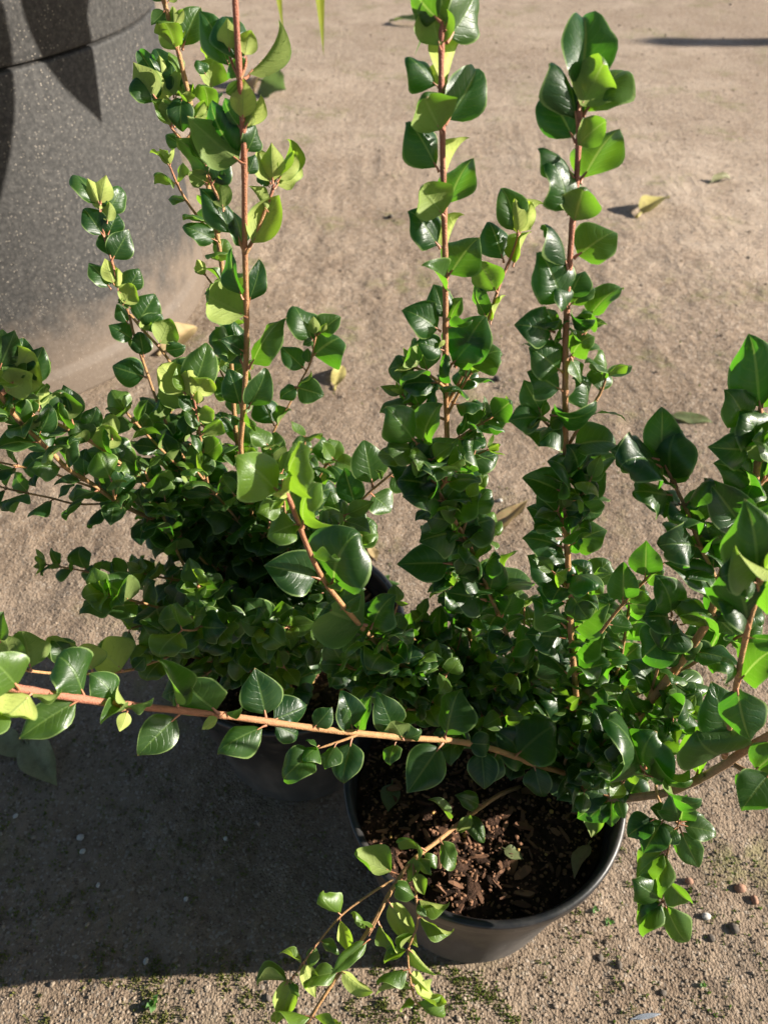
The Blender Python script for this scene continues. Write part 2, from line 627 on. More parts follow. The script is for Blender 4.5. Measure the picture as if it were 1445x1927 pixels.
POT_H, POT_R, POT_RB = 0.180, 0.109, 0.0815
SOIL_H = 0.149
RIM_H = 0.017
wall_prof = rounded([(0.001, 0.004), (POT_RB - 0.008, 0.004), (POT_RB - 0.006, 0.0005), (POT_RB - 0.001, 0.0005), (POT_RB + 0.0006, 0.006), (0.1045, POT_H - RIM_H + 0.002),
                     (0.1020, POT_H - RIM_H + 0.002), (POT_RB - 0.003, 0.010), (0.001, 0.008)], 0.0015)
rim_prof = rounded([(0.1024, POT_H - RIM_H), (POT_R - 0.0012, POT_H - RIM_H + 0.0008), (POT_R, POT_H - 0.002), (POT_R - 0.0022, POT_H), (0.1035, POT_H - 0.0008),
                    (0.1015, POT_H - 0.006), (0.1003, POT_H - RIM_H - 0.018)], 0.0016)
ME_WALL = lathe('pot_wall', wall_prof)
ME_RIM = lathe('pot_rim', rim_prof)


def soil_mesh(seed):
    R = np.concatenate([np.linspace(0, 0.0985, 60)])
    a = np.linspace(0, 2 * math.pi, 220, endpoint=False)
    rr, aa = np.meshgrid(R, a, indexing='ij')
    x, y = rr * np.cos(aa), rr * np.sin(aa)
    z = vnoise(x + 3, y + 5, 0.035, seed) * 0.012 + vnoise(x + 3, y + 5, 0.012, seed + 1) * 0.009 + vnoise(x + 3, y + 5, 0.005, seed + 2) * 0.005 + vnoise(x + 3, y + 5, 0.0024, seed + 4) * 0.0022
    z = z + SOIL_H - 0.002
    V = np.stack([x, y, z], -1).reshape(-1, 3)
    I = np.arange(x.size).reshape(x.shape)
    J = np.roll(I, -1, 1)
    Q = np.stack([I[:-1], I[1:], J[1:], J[:-1]], -1).reshape(-1, 4)
    return mesh_np('potting_mix', V, Q), (lambda px, py: vnoise(px + 3, py + 5, 0.035, seed) * 0.012 + vnoise(px + 3, py + 5, 0.012, seed + 1) * 0.009 + vnoise(px + 3, py + 5, 0.005, seed + 2) * 0.005 + SOIL_H - 0.002)


def chip_proto(seed):
    r = random.Random(seed)
    L, w, h = 1.0, 0.12 + 0.22 * r.random(), 0.07 + 0.09 * r.random()
    vs = []
    for i, x in enumerate((-0.5, -0.2, 0.2, 0.5)):
        k = (0.45, 1, 0.95, 0.4)[i] * (0.8 + 0.4 * r.random())
        dz = (r.random() - 0.5) * 0.1
        for sy, sz in ((-1, -1), (1, -1), (1, 1), (-1, 1)):
            vs.append((x + (r.random() - 0.5) * 0.12, sy * w / 2 * k + (r.random() - 0.5) * 0.05, sz * h / 2 + dz))
    fs = [(3, 2, 1, 0), (12, 13, 14, 15)]
    for i in range(3):
        for j in range(4):
            a, b = i * 4 + j, i * 4 + (j + 1) % 4
            fs.append((a, b, b + 4, a + 4))
    return mesh('bark_chip', vs, fs, False)


CHIPS = [chip_proto(50 + i) for i in range(7)]
for m_ in CHIPS:
    m_.materials.append(M_CHIP)


def make_pot(c, label, seed, nchip):
    root = empty('nursery_pot', (c[0], c[1], 0))
    tag(root, label, 'plant pot', 'black nursery pots')
    link('wall', ME_WALL, [M_PLASTIC], root)
    link('rim', ME_RIM, [M_PLASTIC], root)
    me, sz = soil_mesh(seed)
    soil = link('potting_mix', me, [M_SOIL], root)
    r = random.Random(seed)
    for i in range(nchip):
        a, q = r.random() * 6.283, 0.094 * r.random() ** 0.5
        x, y = q * math.cos(a), q * math.sin(a)
        o = link('bark_chip', CHIPS[i % 7], parent=soil)
        s = 0.005 + 0.011 * r.random() ** 2.2
        o.scale = (s, s * (0.7 + 0.6 * r.random()), s * (0.8 + 0.7 * r.random()))
        o.location = (x, y, float(sz(np.float64(x), np.float64(y))) + 0.001 + 0.002 * r.random())
        o.rotation_euler = ((r.random() - 0.5) * 0.9, (r.random() - 0.5) * 0.8, r.random() * 6.283)
    n = 1800
    ra = np.random.default_rng(seed)
    a, q = ra.random(n) * 6.283, 0.096 * ra.random(n) ** 0.5
    x, y = q * np.cos(a), q * np.sin(a)
    s = 0.0006 + 0.0016 * ra.random(n) ** 2
    tag(scatter_mesh('soil_crumbs', np.stack([x, y, sz(x, y) + s * 0.4], -1), s, [M_CHIP], soil, tints=ra.random(n) ** 2.5 * 0.7, seed=seed), kind='stuff')
    n = 26
    a, q = ra.random(n) * 6.283, 0.09 * ra.random(n) ** 0.5
    x, y = q * np.cos(a), q * np.sin(a)
    P = []
    v, f = rock_proto(5, 1)
    v = v / np.linalg.norm(v, axis=1)[:, None]
    mp = mesh_np('fertiliser_pellet', v, f)
    mp.materials.append(M_PELLET)
    for i in range(n):
        o = link('fertiliser_pellet', mp, parent=soil)
        k = 0.0012 + 0.0008 * ra.random()
        o.scale = (k, k, k)
        o.location = (x[i], y[i], float(sz(x[i], y[i])) + k * 0.7)
    return root, sz


pot_f, soil_f = make_pot(POTS[0], 'black plastic nursery pot of bark mix under the drooping branch', 21, 280)
pot_r, soil_r = make_pot(POTS[1], 'black plastic nursery pot almost hidden by the bushier shrub', 47, 70)


def soil_at(pot, sz, px, py):
    """the soil point of a pot seen at a pixel (kept inside the pot)"""
    p = G(px, py, SOIL_H)
    c = POTS[pot]
    d = Vector((p.x - c[0], p.y - c[1]))
    if d.length > 0.085:
        d = d.normalized() * 0.085
    return Vector((c[0] + d.x, c[1] + d.y, float(sz(np.float64(d.x), np.float64(d.y))) - 0.006))


# large tub at the back
tub = empty('large_tub', (TUB[0], TUB[1], 0))
tag(tub, 'large dark grey round tub with sand-splashed wall and pointed leaf shadows', 'tub')
TR = 0.446
link('wall', lathe('tub_wall', rounded([(0.02, 0.004), (TR - 0.02, 0.004), (TR - 0.004, 0.0), (TR + 0.004, 0.006), (TR + 0.002, 0.046), (TR - 0.006, 0.056), (TR - 0.004, 0.467),
                                        (TR - 0.018, 0.470), (TR - 0.030, 0.470), (TR - 0.03, 0.03), (0.02, 0.02)], 0.004), 160), [M_TUB], tub)
link('collar', lathe('tub_collar', rounded([(TR - 0.03, 0.4705), (TR - 0.0028, 0.4715), (TR + 0.001, 0.60), (TR + 0.016, 0.605), (TR + 0.016, 0.635), (TR + 0.008, 0.64), (TR - 0.022, 0.638), (TR - 0.03, 0.4705)], 0.004), 160), [M_TUB], tub)
sm = soil_mesh(77)[0]
o = link('potting_mix', sm, [M_SOIL], tub)
o.scale = (4.2, 4.2, 1.0)
o.location = (0, 0, 0.43)

# ------------------------------------------------------------------ leaves
PV = np.array([0, 0.03, 0.09, 0.18, 0.30, 0.43, 0.56, 0.68, 0.78, 0.86, 0.92, 0.965, 1.0])
PW = np.array([0.02, 0.13, 0.28, 0.41, 0.490, 0.50, 0.455, 0.365, 0.258, 0.160, 0.088, 0.038, 0.004])


def leaf_proto(name, width=0.8, curl=35, fold=12, rolld=0.1, wave=0.05, twist=0, tipcurl=20, seed=0, pet=0.10, nu=8, nv=13, side=0.0):
    """one leaf: base at the origin, tip at (0,1,0), upper face towards +Z"""
    r = random.Random(seed)
    vs = np.linspace(0, 1, nv)
    vs = vs ** 0.93
    ws = np.interp(vs, PV, PW) * width
    th = 0.0
    c = np.zeros((nv, 3))
    ang = np.zeros(nv)
    for i in range(1, nv):
        vm = 0.5 * (vs[i] + vs[i - 1])
        dv = vs[i] - vs[i - 1]
        th += math.radians(curl) * dv * (0.5 + 1.0 * vm) + math.radians(tipcurl) * dv * 25 * max(0, vm - 0.72)
        ang[i] = th
        sd = math.sin(vm * 3.1) * side
        c[i] = c[i - 1] + dv * np.array([sd, math.cos(th), -math.sin(th)])
    us = np.linspace(-1, 1, nu + 1)
    V = []
    p1, p2 = r.random() * 6.28, r.random() * 6.28
    k1, k2 = 1.0 + 0.9 * r.random(), 1.0 + 0.9 * r.random()
    for i in range(nv):
        tw = math.radians(twist) * vs[i]
        n = np.array([0, math.sin(ang[i]), math.cos(ang[i])])
        for u in us:
            au = abs(u)
            x = u * ws[i] * math.cos(math.radians(fold) * min(1, au * 1.3))
            z = au * ws[i] * math.tan(math.radians(fold)) - rolld * ws[i] * au ** 3
            ph = p1 if u < 0 else p2
            k = k1 if u < 0 else k2
            z += wave * au * au * math.sin(6.283 * k * vs[i] + ph) * min(1, ws[i] * 3)
            # quilting between the side veins
            z += 0.006 * au * (1 - au) * 4 * math.cos(2 * math.pi * (vs[i] * 7.5 - au * 2.1)) * min(1, ws[i] * 3)
            x, z = x * math.cos(tw) - z * math.sin(tw), x * math.sin(tw) + z * math.cos(tw)
            V.append(c[i] + np.array([x, 0, 0]) + n * z)
    V = np.array(V)
    # bring the chord onto +Y with unit length
    tip = c[-1]
    L = np.linalg.norm(tip)
    q = Vector(tip).rotation_difference(Vector((0, 1, 0)))
    R = np.array(q.to_matrix())
    V = V @ R.T / L
    V[:, 1] += pet * 0.8
    V[:, 1] /= (1 + pet * 0.8)
    quads, uvs = [], []
    for i in range(nv - 1):
        for j in range(nu):
            a = i * (nu + 1) + j
            quads.append((a, a + 1, a + nu + 2, a + nu + 1))
            uvs += [((us[j] + 1) / 2, vs[i]), ((us[j + 1] + 1) / 2, vs[i]), ((us[j + 1] + 1) / 2, vs[i + 1]), ((us[j] + 1) / 2, vs[i + 1])]
    nb = len(V)
    # petiole, a short stalk
    pv = []
    blade0 = V[nu // 2 + (nu + 1)]
    ends = [np.array([0, -0.03, -0.01]), np.array([0, 0.3, 0.2]) * 0.12 * pet / 0.1, blade0]
    for i, (e, rad) in enumerate(zip(ends, (0.034, 0.026, 0.014))):
        for k in range(6):
            a = k * math.pi / 3
            pv.append(e + rad * np.array([math.cos(a), 0, math.sin(a)]))
    for i in range(2):
        for k in range(6):
            a, b = nb + i * 6 + k, nb + i * 6 + (k + 1) % 6
            quads.append((a, b, b + 6, a + 6))
            uvs += [(0.5, 0.0)] * 4
    V = np.concatenate([V, np.array(pv)])
    me = mesh_np(name, V, np.array(quads))
    uvl = me.uv_layers.new(name='UVMap')
    uvl.data.foreach_set('uv', np.array(uvs, np.float32).ravel())
    me.materials.append(M_LEAF)
    me.materials.append(M_PET)
    mi = np.zeros(len(quads), np.int32)
    mi[-12:] = 1
    me.polygons.foreach_set('material_index', mi)
    me.update()
    return me


LEAF = {'m': [], 'c': [], 'f': [], 'y': [], 'o': []}
for i in range(10):       # full grown, a little arched
    LEAF['m'].append(leaf_proto('leaf', 0.78 + 0.14 * rng.random(), 25 + 55 * rng.random(), -15 + 40 * rng.random(), 0.15 + 0.4 * rng.random(), 0.04 + 0.07 * rng.random(), rng.uniform(-35, 35), rng.uniform(10, 80), i, side=rng.uniform(-0.12, 0.12)))
for i in range(8):        # strongly recurved and wavy
    LEAF['c'].append(leaf_proto('leaf', 0.78 + 0.16 * rng.random(), 50 + 55 * rng.random(), -16 + 30 * rng.random(), 0.2 + 0.35 * rng.random(), 0.07 + 0.08 * rng.random(), rng.uniform(-55, 55), rng.uniform(50, 130), 40 + i, side=rng.uniform(-0.2, 0.2)))
for i in range(6):        # folded along the midrib
    LEAF['f'].append(leaf_proto('leaf', 0.72 + 0.1 * rng.random(), 10 + 40 * rng.random(), 30 + 22 * rng.random(), 0.1, 0.03 + 0.06 * rng.random(), rng.uniform(-30, 30), rng.uniform(20, 70), 70 + i))
for i in range(6):        # young: hollow, hooded at the tip
    LEAF['y'].append(leaf_proto('leaf', 0.60 + 0.12 * rng.random(), -30 - 35 * rng.random(), 14 + 14 * rng.random(), 0.02, 0.02, rng.uniform(-15, 15), rng.uniform(-10, 60), 90 + i, pet=0.05))
for i in range(5):        # almost flat and open
    LEAF['o'].append(leaf_proto('leaf', 0.74 + 0.10 * rng.random(), 18 + 30 * rng.random(), 8 + 22 * rng.random(), 0.12 + .22 * rng.random(), 0.05, rng.uniform(-22, 22), rng.uniform(-10, 50), 120 + i, side=rng.uniform(-.1, .1)))
LEAF_POINTS = [(0, 0.1), (0, 0.35), (-0.25, 0.5), (0.25, 0.5), (0, 0.6), (0, 0.85)]

LEAVES = []               # (plant, branch index, matrix, mesh, youth, tint)


def leaf_matrix(base, d, n, length, wr=1.0):
    d = d.normalized()
    n = (n - d * n.dot(d)).normalized()
    x = d.cross(n).normalized()
    m = Matrix((x * length * wr, d * length, n * length)).transposed().to_4x4()
    m.translation = base
    return m


def add_leaf(plant, br, base, d, n, length, kind='m', youth=0.0, wr=1.0, tint=None):
    me = rng.choice(LEAF[kind])
    LEAVES.append((plant, br, leaf_matrix(base, d, n, length, wr), me, max(0.0, min(1.0, youth)), rng.random() if tint is None else tint))


# ------------------------------------------------------------------ branches
BR = []                   # dict: plant, pts (Vector list), rad list, age list, name


def catmull(P, step):
    """resample control points as a smooth curve"""
    P = [Vector(p) for p in P]
    if len(P) == 2:
        P = [P[0], P[0].lerp(P[1], 0.5), P[1]]
    Q = [P[0] * 2 - P[1]] + P + [P[-1] * 2 - P[-2]]
    out = []
    for i in range(1, len(Q) - 2):
        a, b, c, d = Q[i - 1], Q[i], Q[i + 1], Q[i + 2]
        n = max(2, int((c - b).length / step))
        for k in range(n):
            s = k / n
            out.append(0.5 * ((2 * b) + (c - a) * s + (2 * a - 5 * b + 4 * c - d) * s * s + (3 * b - a - 3 * c + d) * s ** 3))
    out.append(P[-1])
    return out


class Branch:
    def __init__(s, plant, ctrl, r0, r1, a0, a1, name='branch'):
        s.plant = plant
        s.p = catmull(ctrl, 0.0035)
        s.len = [0.0]
        for a, b in zip(s.p, s.p[1:]):
            s.len.append(s.len[-1] + (b - a).length)
        s.L = s.len[-1]
        s.r0, s.r1, s.a0, s.a1, s.name = r0, r1, a0, a1, name
        s.nodes = []
        s.i = len(BR)
        BR.append(s)

    def at(s, t):
        """point, direction at a length fraction"""
        d = max(0.0, min(1.0, t)) * s.L
        k = int(np.searchsorted(s.len, d))
        k = min(max(k, 1), len(s.p) - 1)
        a, b = s.p[k - 1], s.p[k]
        f = (d - s.len[k - 1]) / max(1e-9, s.len[k] - s.len[k - 1])
        lo, hi = max(0, k - 3), min(len(s.p) - 1, k + 2)
        return a.lerp(b, f), (s.p[hi] - s.p[lo]).normalized()

    def rad(s, t):
        return s.r0 + (s.r1 - s.r0) * t

    def build(s):
        n = 9
        V, A = [], []
        nl = []
        for q in sorted(s.nodes):
            if not nl or (q - nl[-1]) * s.L > 0.005:
                nl.append(q)
        up = Vector((0.3, -0.5, 0.8))
        d0 = (s.p[1] - s.p[0]).normalized()
        x = d0.orthogonal().normalized()
        for k, p in enumerate(s.p):
            t = s.len[k] / s.L
            d = (s.p[min(k + 1, len(s.p) - 1)] - s.p[max(k - 1, 0)]).normalized()
            x = (x - d * x.dot(d)).normalized()
            y = d.cross(x)
            r = s.rad(t)
            for q in nl:
                e = (s.len[k] - q * s.L) / 0.0022
                if abs(e) < 3:
                    r *= 1 + 0.13 * math.exp(-e * e)
            if k == len(s.p) - 1:
                r *= 0.4
            for j in range(n):
                a = 2 * math.pi * j / n
                V.append(p + (x * math.cos(a) + y * math.sin(a)) * r * (1 + 0.05 * math.sin(3 * a + k * 0.9)))
                A.append(s.a0 + (s.a1 - s.a0) * t)
        Q = []
        for k in range(len(s.p) - 1):
            for j in range(n):
                a, b = k * n + j, k * n + (j + 1) % n
                Q.append((a, b, b + n, a + n))
        me = mesh_np(s.name, np.array([tuple(v) for v in V]), np.array(Q))
        at = me.attributes.new('age', 'FLOAT', 'POINT')
        at.data.foreach_set('value', np.array(A, np.float32))
        return me


UP = Vector((0, 0, 1))


def dress(b, t0, t1, gap, L0, L1, az=None, youth0=0.0, youth1=0.0, open0=68, open1=52, kinds='mmmcco', jitter=1.0, skip=0.04, twigs=0.0, tw_len=(0.012, 0.034)):
    """pairs of leaves, each pair turned a quarter against the last"""
    az = rng.random() * 6.283 if az is None else az
    t = t0
    i = 0
    while t <= t1:
        p, d = b.at(t)
        b.nodes.append(t)
        f = (t - t0) / max(1e-6, t1 - t0)
        ref = UP if abs(d.dot(UP)) < 0.85 else Vector((0, 1, 0))
        e1 = d.cross(ref).normalized()
        e2 = e1.cross(d).normalized()
        a0 = az + i * math.pi / 2 + rng.uniform(-0.3, 0.3) * jitter
        for h in (0, 1):
            if rng.random() < skip:
                continue
            a = a0 + h * math.pi + rng.uniform(-0.25, 0.25) * jitter
            s = e1 * math.cos(a) + e2 * math.sin(a)
            op = math.radians(open0 + (open1 - open0) * f + rng.uniform(-16, 16) * jitter)
            ld = d * math.cos(op) + s * math.sin(op)
            ld = (ld + SUN_DIR * rng.uniform(-0.05, 0.12) + UP * 0.06).normalized()
            n = d * math.sin(op) - s * math.cos(op)
            n = n + UP * 0.35 + SUN_DIR * 0.15 + Vector((rng.uniform(-1, 1), rng.uniform(-1, 1), rng.uniform(-1, 1))) * 0.28 * jitter
            L = (L0 + (L1 - L0) * f) * rng.uniform(0.72, 1.15)
            y = youth0 + (youth1 - youth0) * f + rng.uniform(-0.06, 0.06)
            k = rng.choice(kinds)
            if y > 0.55 and rng.random() < 0.6:
                k = 'y'
            add_leaf(b.plant, b.i, p + s * b.rad(t) * 0.9, ld, n, L, k, y)
            if rng.random() < twigs:
                tl = rng.uniform(*tw_len)
                td = (d * 0.75 + s * 0.65 + UP * 0.25 + SUN_DIR * 0.12).normalized()
                q1 = p + td * tl * 0.5 + Vector((rng.uniform(-1, 1), rng.uniform(-1, 1), rng.uniform(-1, 1))) * tl * 0.1
                q2 = p + td * tl + UP * tl * 0.15 + Vector((rng.uniform(-1, 1), rng.uniform(-1, 1), 0)) * tl * 0.12
                tb = Branch(b.plant, [p, q1, q2], 0.0009, 0.0006, 0.5, 0.9, 'twig')
                g = 0.0095 / tl
                dress(tb, min(0.4, g), 0.8, g * 1.15, L0 * 0.9, L0 * 0.78, None, youth0 + 0.05, youth0 + 0.25, 62, 45, kinds)
                tuft(tb, L0 * 0.72, youth0 + 0.3, 1, (58, 40))
        t += gap / b.L * rng.uniform(0.85, 1.15) * (1 - 0.25 * f)
        i += 1


def tuft(b, L, youth=0.7, n=2, opens=(42, 20)):
    """the growing tip: small upright leaves"""
    p, d = b.at(1.0)
    e1 = d.orthogonal().normalized()
    e2 = d.cross(e1)
    a0 = rng.random() * 6.283
    for i in range(n):
        op = math.radians(opens[min(i, 1)])
        for h in (0, 1):
            a = a0 + i * math.pi / 2 + h * math.pi + rng.uniform(-0.2, 0.2)
            s = e1 * math.cos(a) + e2 * math.sin(a)
            ld = d * math.cos(op) + s * math.sin(op)
            nn = d * math.sin(op) - s * math.cos(op)
            add_leaf(b.plant, b.i, p - d * 0.001 + s * 0.0006, ld, nn, L * (1 - 0.3 * i) * rng.uniform(0.85, 1.15), ('y' if rng.random() < 0.7 else 'f') if youth > .3 else rng.choice('mmcoy'), youth + 0.15 * i)


def br(plant, pts, r0, r1, a0=0.45, a1=0.85, name='branch', root=None):
    """a branch through pixels with depths (x, y, z), from a root point if given"""
    c = ([root] if root is not None else []) + [W(*p) for p in pts]
    k = .8 if a0 > .3 else .9
    b = Branch(plant, c, r0 * k / 1000, r1 * k / 1000, a0, a1, name)
    b.px = [project(p) for p in b.p]
    return b


WR = {}


def hero(b, rows):
    """leaves read off the photograph: base px, tip px, roll (0 = upper face to the viewer, 180 = underside),
    tilt towards (+) or away from the viewer in degrees, kind, youth, width factor"""
    for row in rows:
        bx, by, tx, ty, roll, tilt = row[:6]
        kind = row[6] if len(row) > 6 else 'm'
        youth = (row[7] if len(row) > 7 else 0.0) + (.14 if b.i in WR else 0)
        wr = row[8] if len(row) > 8 else 1.0
        dz = row[9] if len(row) > 9 else 0.0
        k = min(range(len(b.px)), key=lambda i: (b.px[i][0] - bx) ** 2 + (b.px[i][1] - by) ** 2)
        z = b.px[k][2] + dz
        P = W(bx, by, z)
        if b.i in WR:
            tx, ty = bx + (tx - bx) * 1.22, by + (ty - by) * 1.22
        T0 = W(tx, ty, z)
        e = T0 - P
        view = (CAM - P).normalized()
        if -32 <= roll <= -8:
            roll = roll * 1.8
            wr *= 1.32
        elif 8 <= roll <= 32:
            roll *= 1.35
        roll += rng.uniform(-12, 12)
        tilt += rng.uniform(-8, 8)
        wr *= rng.uniform(.9, 1.05) * WR.get(b.i, 1.0)
        if 150 < roll < 212:
            tilt = max(tilt, 18)
        P = P + view * (b.rad(b.len[k] / b.L) * (1.15 if tilt > 0 else -1.0) + (.0022 if 150 < roll < 212 else 0))
        # a leaf that runs along its stem leans with it
        tau = (b.p[min(k + 2, len(b.p) - 1)] - b.p[max(k - 2, 0)]).normalized()
        tp = tau - view * tau.dot(view)
        slope = math.degrees(math.atan2(tau.dot(view), max(.15, tp.length)))
        if tp.length > .05:
            tilt += .9 * slope * tp.normalized().dot((e - view * e.dot(view)).normalized())
        cap = max(.027, e.length * 1.06)
        lim = math.degrees(math.acos(e.length / cap))
        tilt = max(-min(58, lim), min(min(58, lim), tilt))
        L = e.length / math.cos(math.radians(tilt))
        d = e.normalized() * math.cos(math.radians(tilt)) + view * math.sin(math.radians(tilt))
        n = view - d * view.dot(d)
        n = Quaternion(d.normalized(), math.radians(roll)) @ n
        # start on the stem itself so that the stalk touches it
        base = b.p[k].lerp(P, 0.8)
        d2 = (P + d * L) - base
        add_leaf(b.plant, b.i, base, d2, n, d2.length, kind, youth + rng.uniform(-0.04, 0.04), wr)
        if dz == 0:
            b.nodes.append(b.len[k] / b.L)


# ------------------------------------------------------------------ the shrub in the front pot
FR = lambda x, y: soil_at(0, soil_f, x, y)
RR = lambda x, y: soil_at(1, soil_r, x, y)

# tall straight stem above the middle of the front pot
S1 = br('F', [(905, 1275, .63), (880, 1180, .58), (852, 1050, .53), (843, 880, .475), (838, 700, .425), (838, 560, .395), (836, 420, .37), (832, 250, .345), (830, 120, .33), (832, 40, .322)], 2.6, 1.6, 0.45, 1.0, root=FR(935, 1335))
hero(S1, [
    (828, 92, 806, -2, 185, 15, 'm', .25, 1.0), (840, 55, 866, -25, -115, 0, 'f', .5), (845, 78, 888, -22, 20, -10, 'o', .1), (826, 40, 778, -30, -20, 0, 'm', .1),
    (822, 163, 764, 112, 25, 20, 'c', 0, .95), (838, 170, 881, 74, -112, 0, 'f', .75, 1.0), (841, 233, 890, 128, 22, -8, 'o', 0, .95),
    (829, 249, 806, 188, 190, 30, 'c', .15, 1.15), (822, 320, 764, 232, 28, 10, 'm', 0, .9), (838, 329, 884, 260, -108, 0, 'f', .7),
    (841, 388, 891, 297, -24, -8, 'o', .1, .95), (834, 407, 796, 356, 188, 25, 'c', .2, 1.1), (824, 467, 768, 400, 26, 10, 'm', 0, 1.0),
    (836, 474, 874, 406, -112, 0, 'f', .7), (843, 522, 902, 447, -26, -5, 'o', .12, 1.0), (840, 546, 794, 502, 60, 25, 'f', .1), (836, 600, 815, 535, 10, -20, 'm'),
    (846, 604, 870, 560, -25, 0, 'o', .1), (825, 622, 757, 585, 20, 15, 'm', 0, 1.0), (845, 615, 888, 602, 70, 20, 'c', .05), (838, 640, 826, 655, 150, 20, 'y', .5),
    (850, 690, 918, 632, -24, 0, 'o', .08, 1.05), (862, 690, 915, 595, -15, -15, 'm', 0), (893, 692, 942, 673, -30, 5, 'c', .1), (835, 660, 782, 645, 15, 10, 'm'),
])
dress(S1, 0.28, 0.53, 0.0110, 0.0215, 0.021, 0.4, 0.0, 0.05, twigs=0.85, kinds='mmmcco')
dress(S1, 0.06, 0.28, 0.020, 0.0235, 0.0225, 0.4, 0.0, 0.05, twigs=0.2)
for tw in ([(842, 780, .445), (868, 730, .435), (888, 700, .43)], [(840, 840, .46), (900, 800, .45), (935, 780, .45)], [(838, 790, .45), (780, 765, .44), (755, 740, .435)],
           [(842, 900, .475), (890, 860, .46), (920, 845, .455)], [(838, 730, .43), (800, 700, .42), (775, 690, .42)]):
    t_ = br('F', tw, 1.1, .8, .5, .8, 'twig')
    dress(t_, .25, .9, .009, .021, .017, None, 0, .1)
    tuft(t_, .012, .35)

# side shoot of that stem, pale growing tip
S1b = br('F', [(842, 760, .44), (880, 690, .43), (915, 610, .425), (942, 530, .42), (965, 475, .415), (975, 440, .41)], 1.3, .9, .55, 1.0)
hero(S1b, [(945, 490, 915, 418, 15, -5, 'm', 0, 1.0), (972, 440, 942, 355, 10, -5, 'm', .15, .75), (975, 442, 968, 375, 170, 5, 'y', .8, 1.0), (978, 440, 996, 380, 175, -5, 'f', .75),
           (980, 425, 1024, 385, -100, 0, 'f', .6), (968, 500, 1000, 438, -50, 0, 'f', .45), (935, 550, 898, 495, 160, 20, 'm', .25), (915, 600, 892, 535, -20, 0, 'm', .05, .7), (925, 608, 952, 556, -80, 0, 'f', .45), (985, 420, 1000, 432, -30, 0, 'y', .6)])

# tall stem to its right, the tallest leaf at its tip
S2 = br('F', [(1088, 1375, .59), (1080, 1270, .535), (1073, 1180, .495), (1066, 1000, .435), (1064, 850, .40), (1063, 700, .375), (1066, 580, .36), (1075, 440, .345), (1085, 330, .335), (1089, 240, .328), (1090, 190, .324)], 3.0, 1.5, .42, 1.0, root=FR(1095, 1450))
hero(S2, [
    (1088, 190, 1087, 36, 24, -25, 'o', .04, .74), (1084, 228, 1033, 132, 40, 10, 'c', 0, .9), (1079, 264, 1027, 172, 5, -10, 'm', 0, .9), (1090, 203, 1132, 124, 195, 25, 'c', .35, 1.1), (1101, 216, 1180, 134, -24, -5, 'm', .18, 1.0),
    (1082, 277, 1138, 234, 205, 35, 'c', .2, .9), (1094, 340, 1166, 242, -24, -5, 'o', .15, .95), (1076, 335, 1014, 284, 20, 0, 'c', 0, .8), (1066, 402, 1024, 306, 25, 20, 'm', 0, 1.0), (1079, 420, 1098, 362, 185, 25, 'c', .2, 1.1),
    (1084, 484, 1160, 438, -22, 0, 'o', .15, 1.15), (1066, 508, 1016, 432, 60, 10, 'c', 0, .9), (1060, 575, 1010, 478, 25, 15, 'm', 0, .95), (1070, 560, 1100, 510, -10, -20, 'm', 0),
    (1068, 583, 1042, 545, 30, 20, 'm', 0), (1073, 574, 1120, 545, -26, 0, 'o', .18), (1114, 598, 1172, 546, -22, 0, 'o', .15, .9), (1072, 590, 1118, 600, 60, 30, 'c', 0), (1098, 625, 1090, 590, 10, 0, 'm'), (1103, 630, 1142, 612, -70, 0, 'f', .2),
    (1036, 625, 968, 612, 15, 10, 'm'), (1040, 615, 1030, 580, -20, -10, 'm', .1), (1042, 640, 1058, 635, 60, 30, 'c'), (1055, 700, 995, 655, 20, 10, 'm', 0, 1.1), (1075, 672, 1118, 634, -24, 0, 'm', .15, 1.2), (1076, 674, 1092, 722, -30, 0, 'o', .15),
    (1055, 735, 992, 700, 20, 0, 'm', 0, 1.0), (1005, 775, 985, 715, 5, 0, 'o', .05), (1012, 785, 956, 793, 10, 15, 'm'), (1030, 780, 1115, 755, 30, 30, 'c', 0, .9), (1022, 795, 1065, 790, -25, 10, 'm', .12),
    (1078, 838, 1158, 840, -20, 0, 'o', .06, 1.15), (1098, 893, 1160, 858, -24, 0, 'o', .12, 1.05), (1095, 885, 1065, 838, 15, 20, 'm', 0, 1.0), (1055, 925, 983, 900, 12, 5, 'o', 0, 1.0),
    (1060, 800, 1012, 838, 20, 20, 'c'), (1062, 915, 1030, 870, 30, 20, 'c'), (1072, 900, 1120, 910, 40, 20, 'c'), (1075, 945, 1135, 960, 30, -10, 'm', .05), (1058, 960, 1110, 960, 10, 30, 'm', .08), (1058, 985, 990, 955, 15, -10, 'm'),
    (1072, 1026, 1142, 998, -22, 0, 'o', .14, 1.1), (1056, 1030, 982, 1013, 15, 5, 'm', 0, 1.05), (1058, 1098, 993, 1046, 15, 10, 'o', 0, 1.0), (1074, 1104, 1106, 1072, -15, 0, 'm', .06), (1074, 1118, 1108, 1162, 15, 30, 'm', .02, 1.3),
    (1060, 1110, 1075, 1115, 20, 30, 'm'), (1078, 1186, 1146, 1137, -22, 0, 'o', .1, 1.05), (1060, 1180, 1000, 1128, 15, 0, 'm', 0), (1060, 1200, 988, 1193, 5, 15, 'm', 0, 1.1), (1078, 1235, 1140, 1190, -20, 0, 'm', .05, 1.1), (1066, 1270, 1010, 1215, 10, 5, 'm', 0, 1.0),
    (1085, 1270, 1148, 1250, -15, 10, 'm'), (1090, 1325, 1145, 1290, -10, 5, 'm'), (1075, 1330, 1015, 1320, 15, 20, 'm'),
])
dress(S2, 0.45, 0.66, 0.0155, 0.0205, 0.020, 1.0, 0, .05, twigs=.5, kinds='mmmcco')
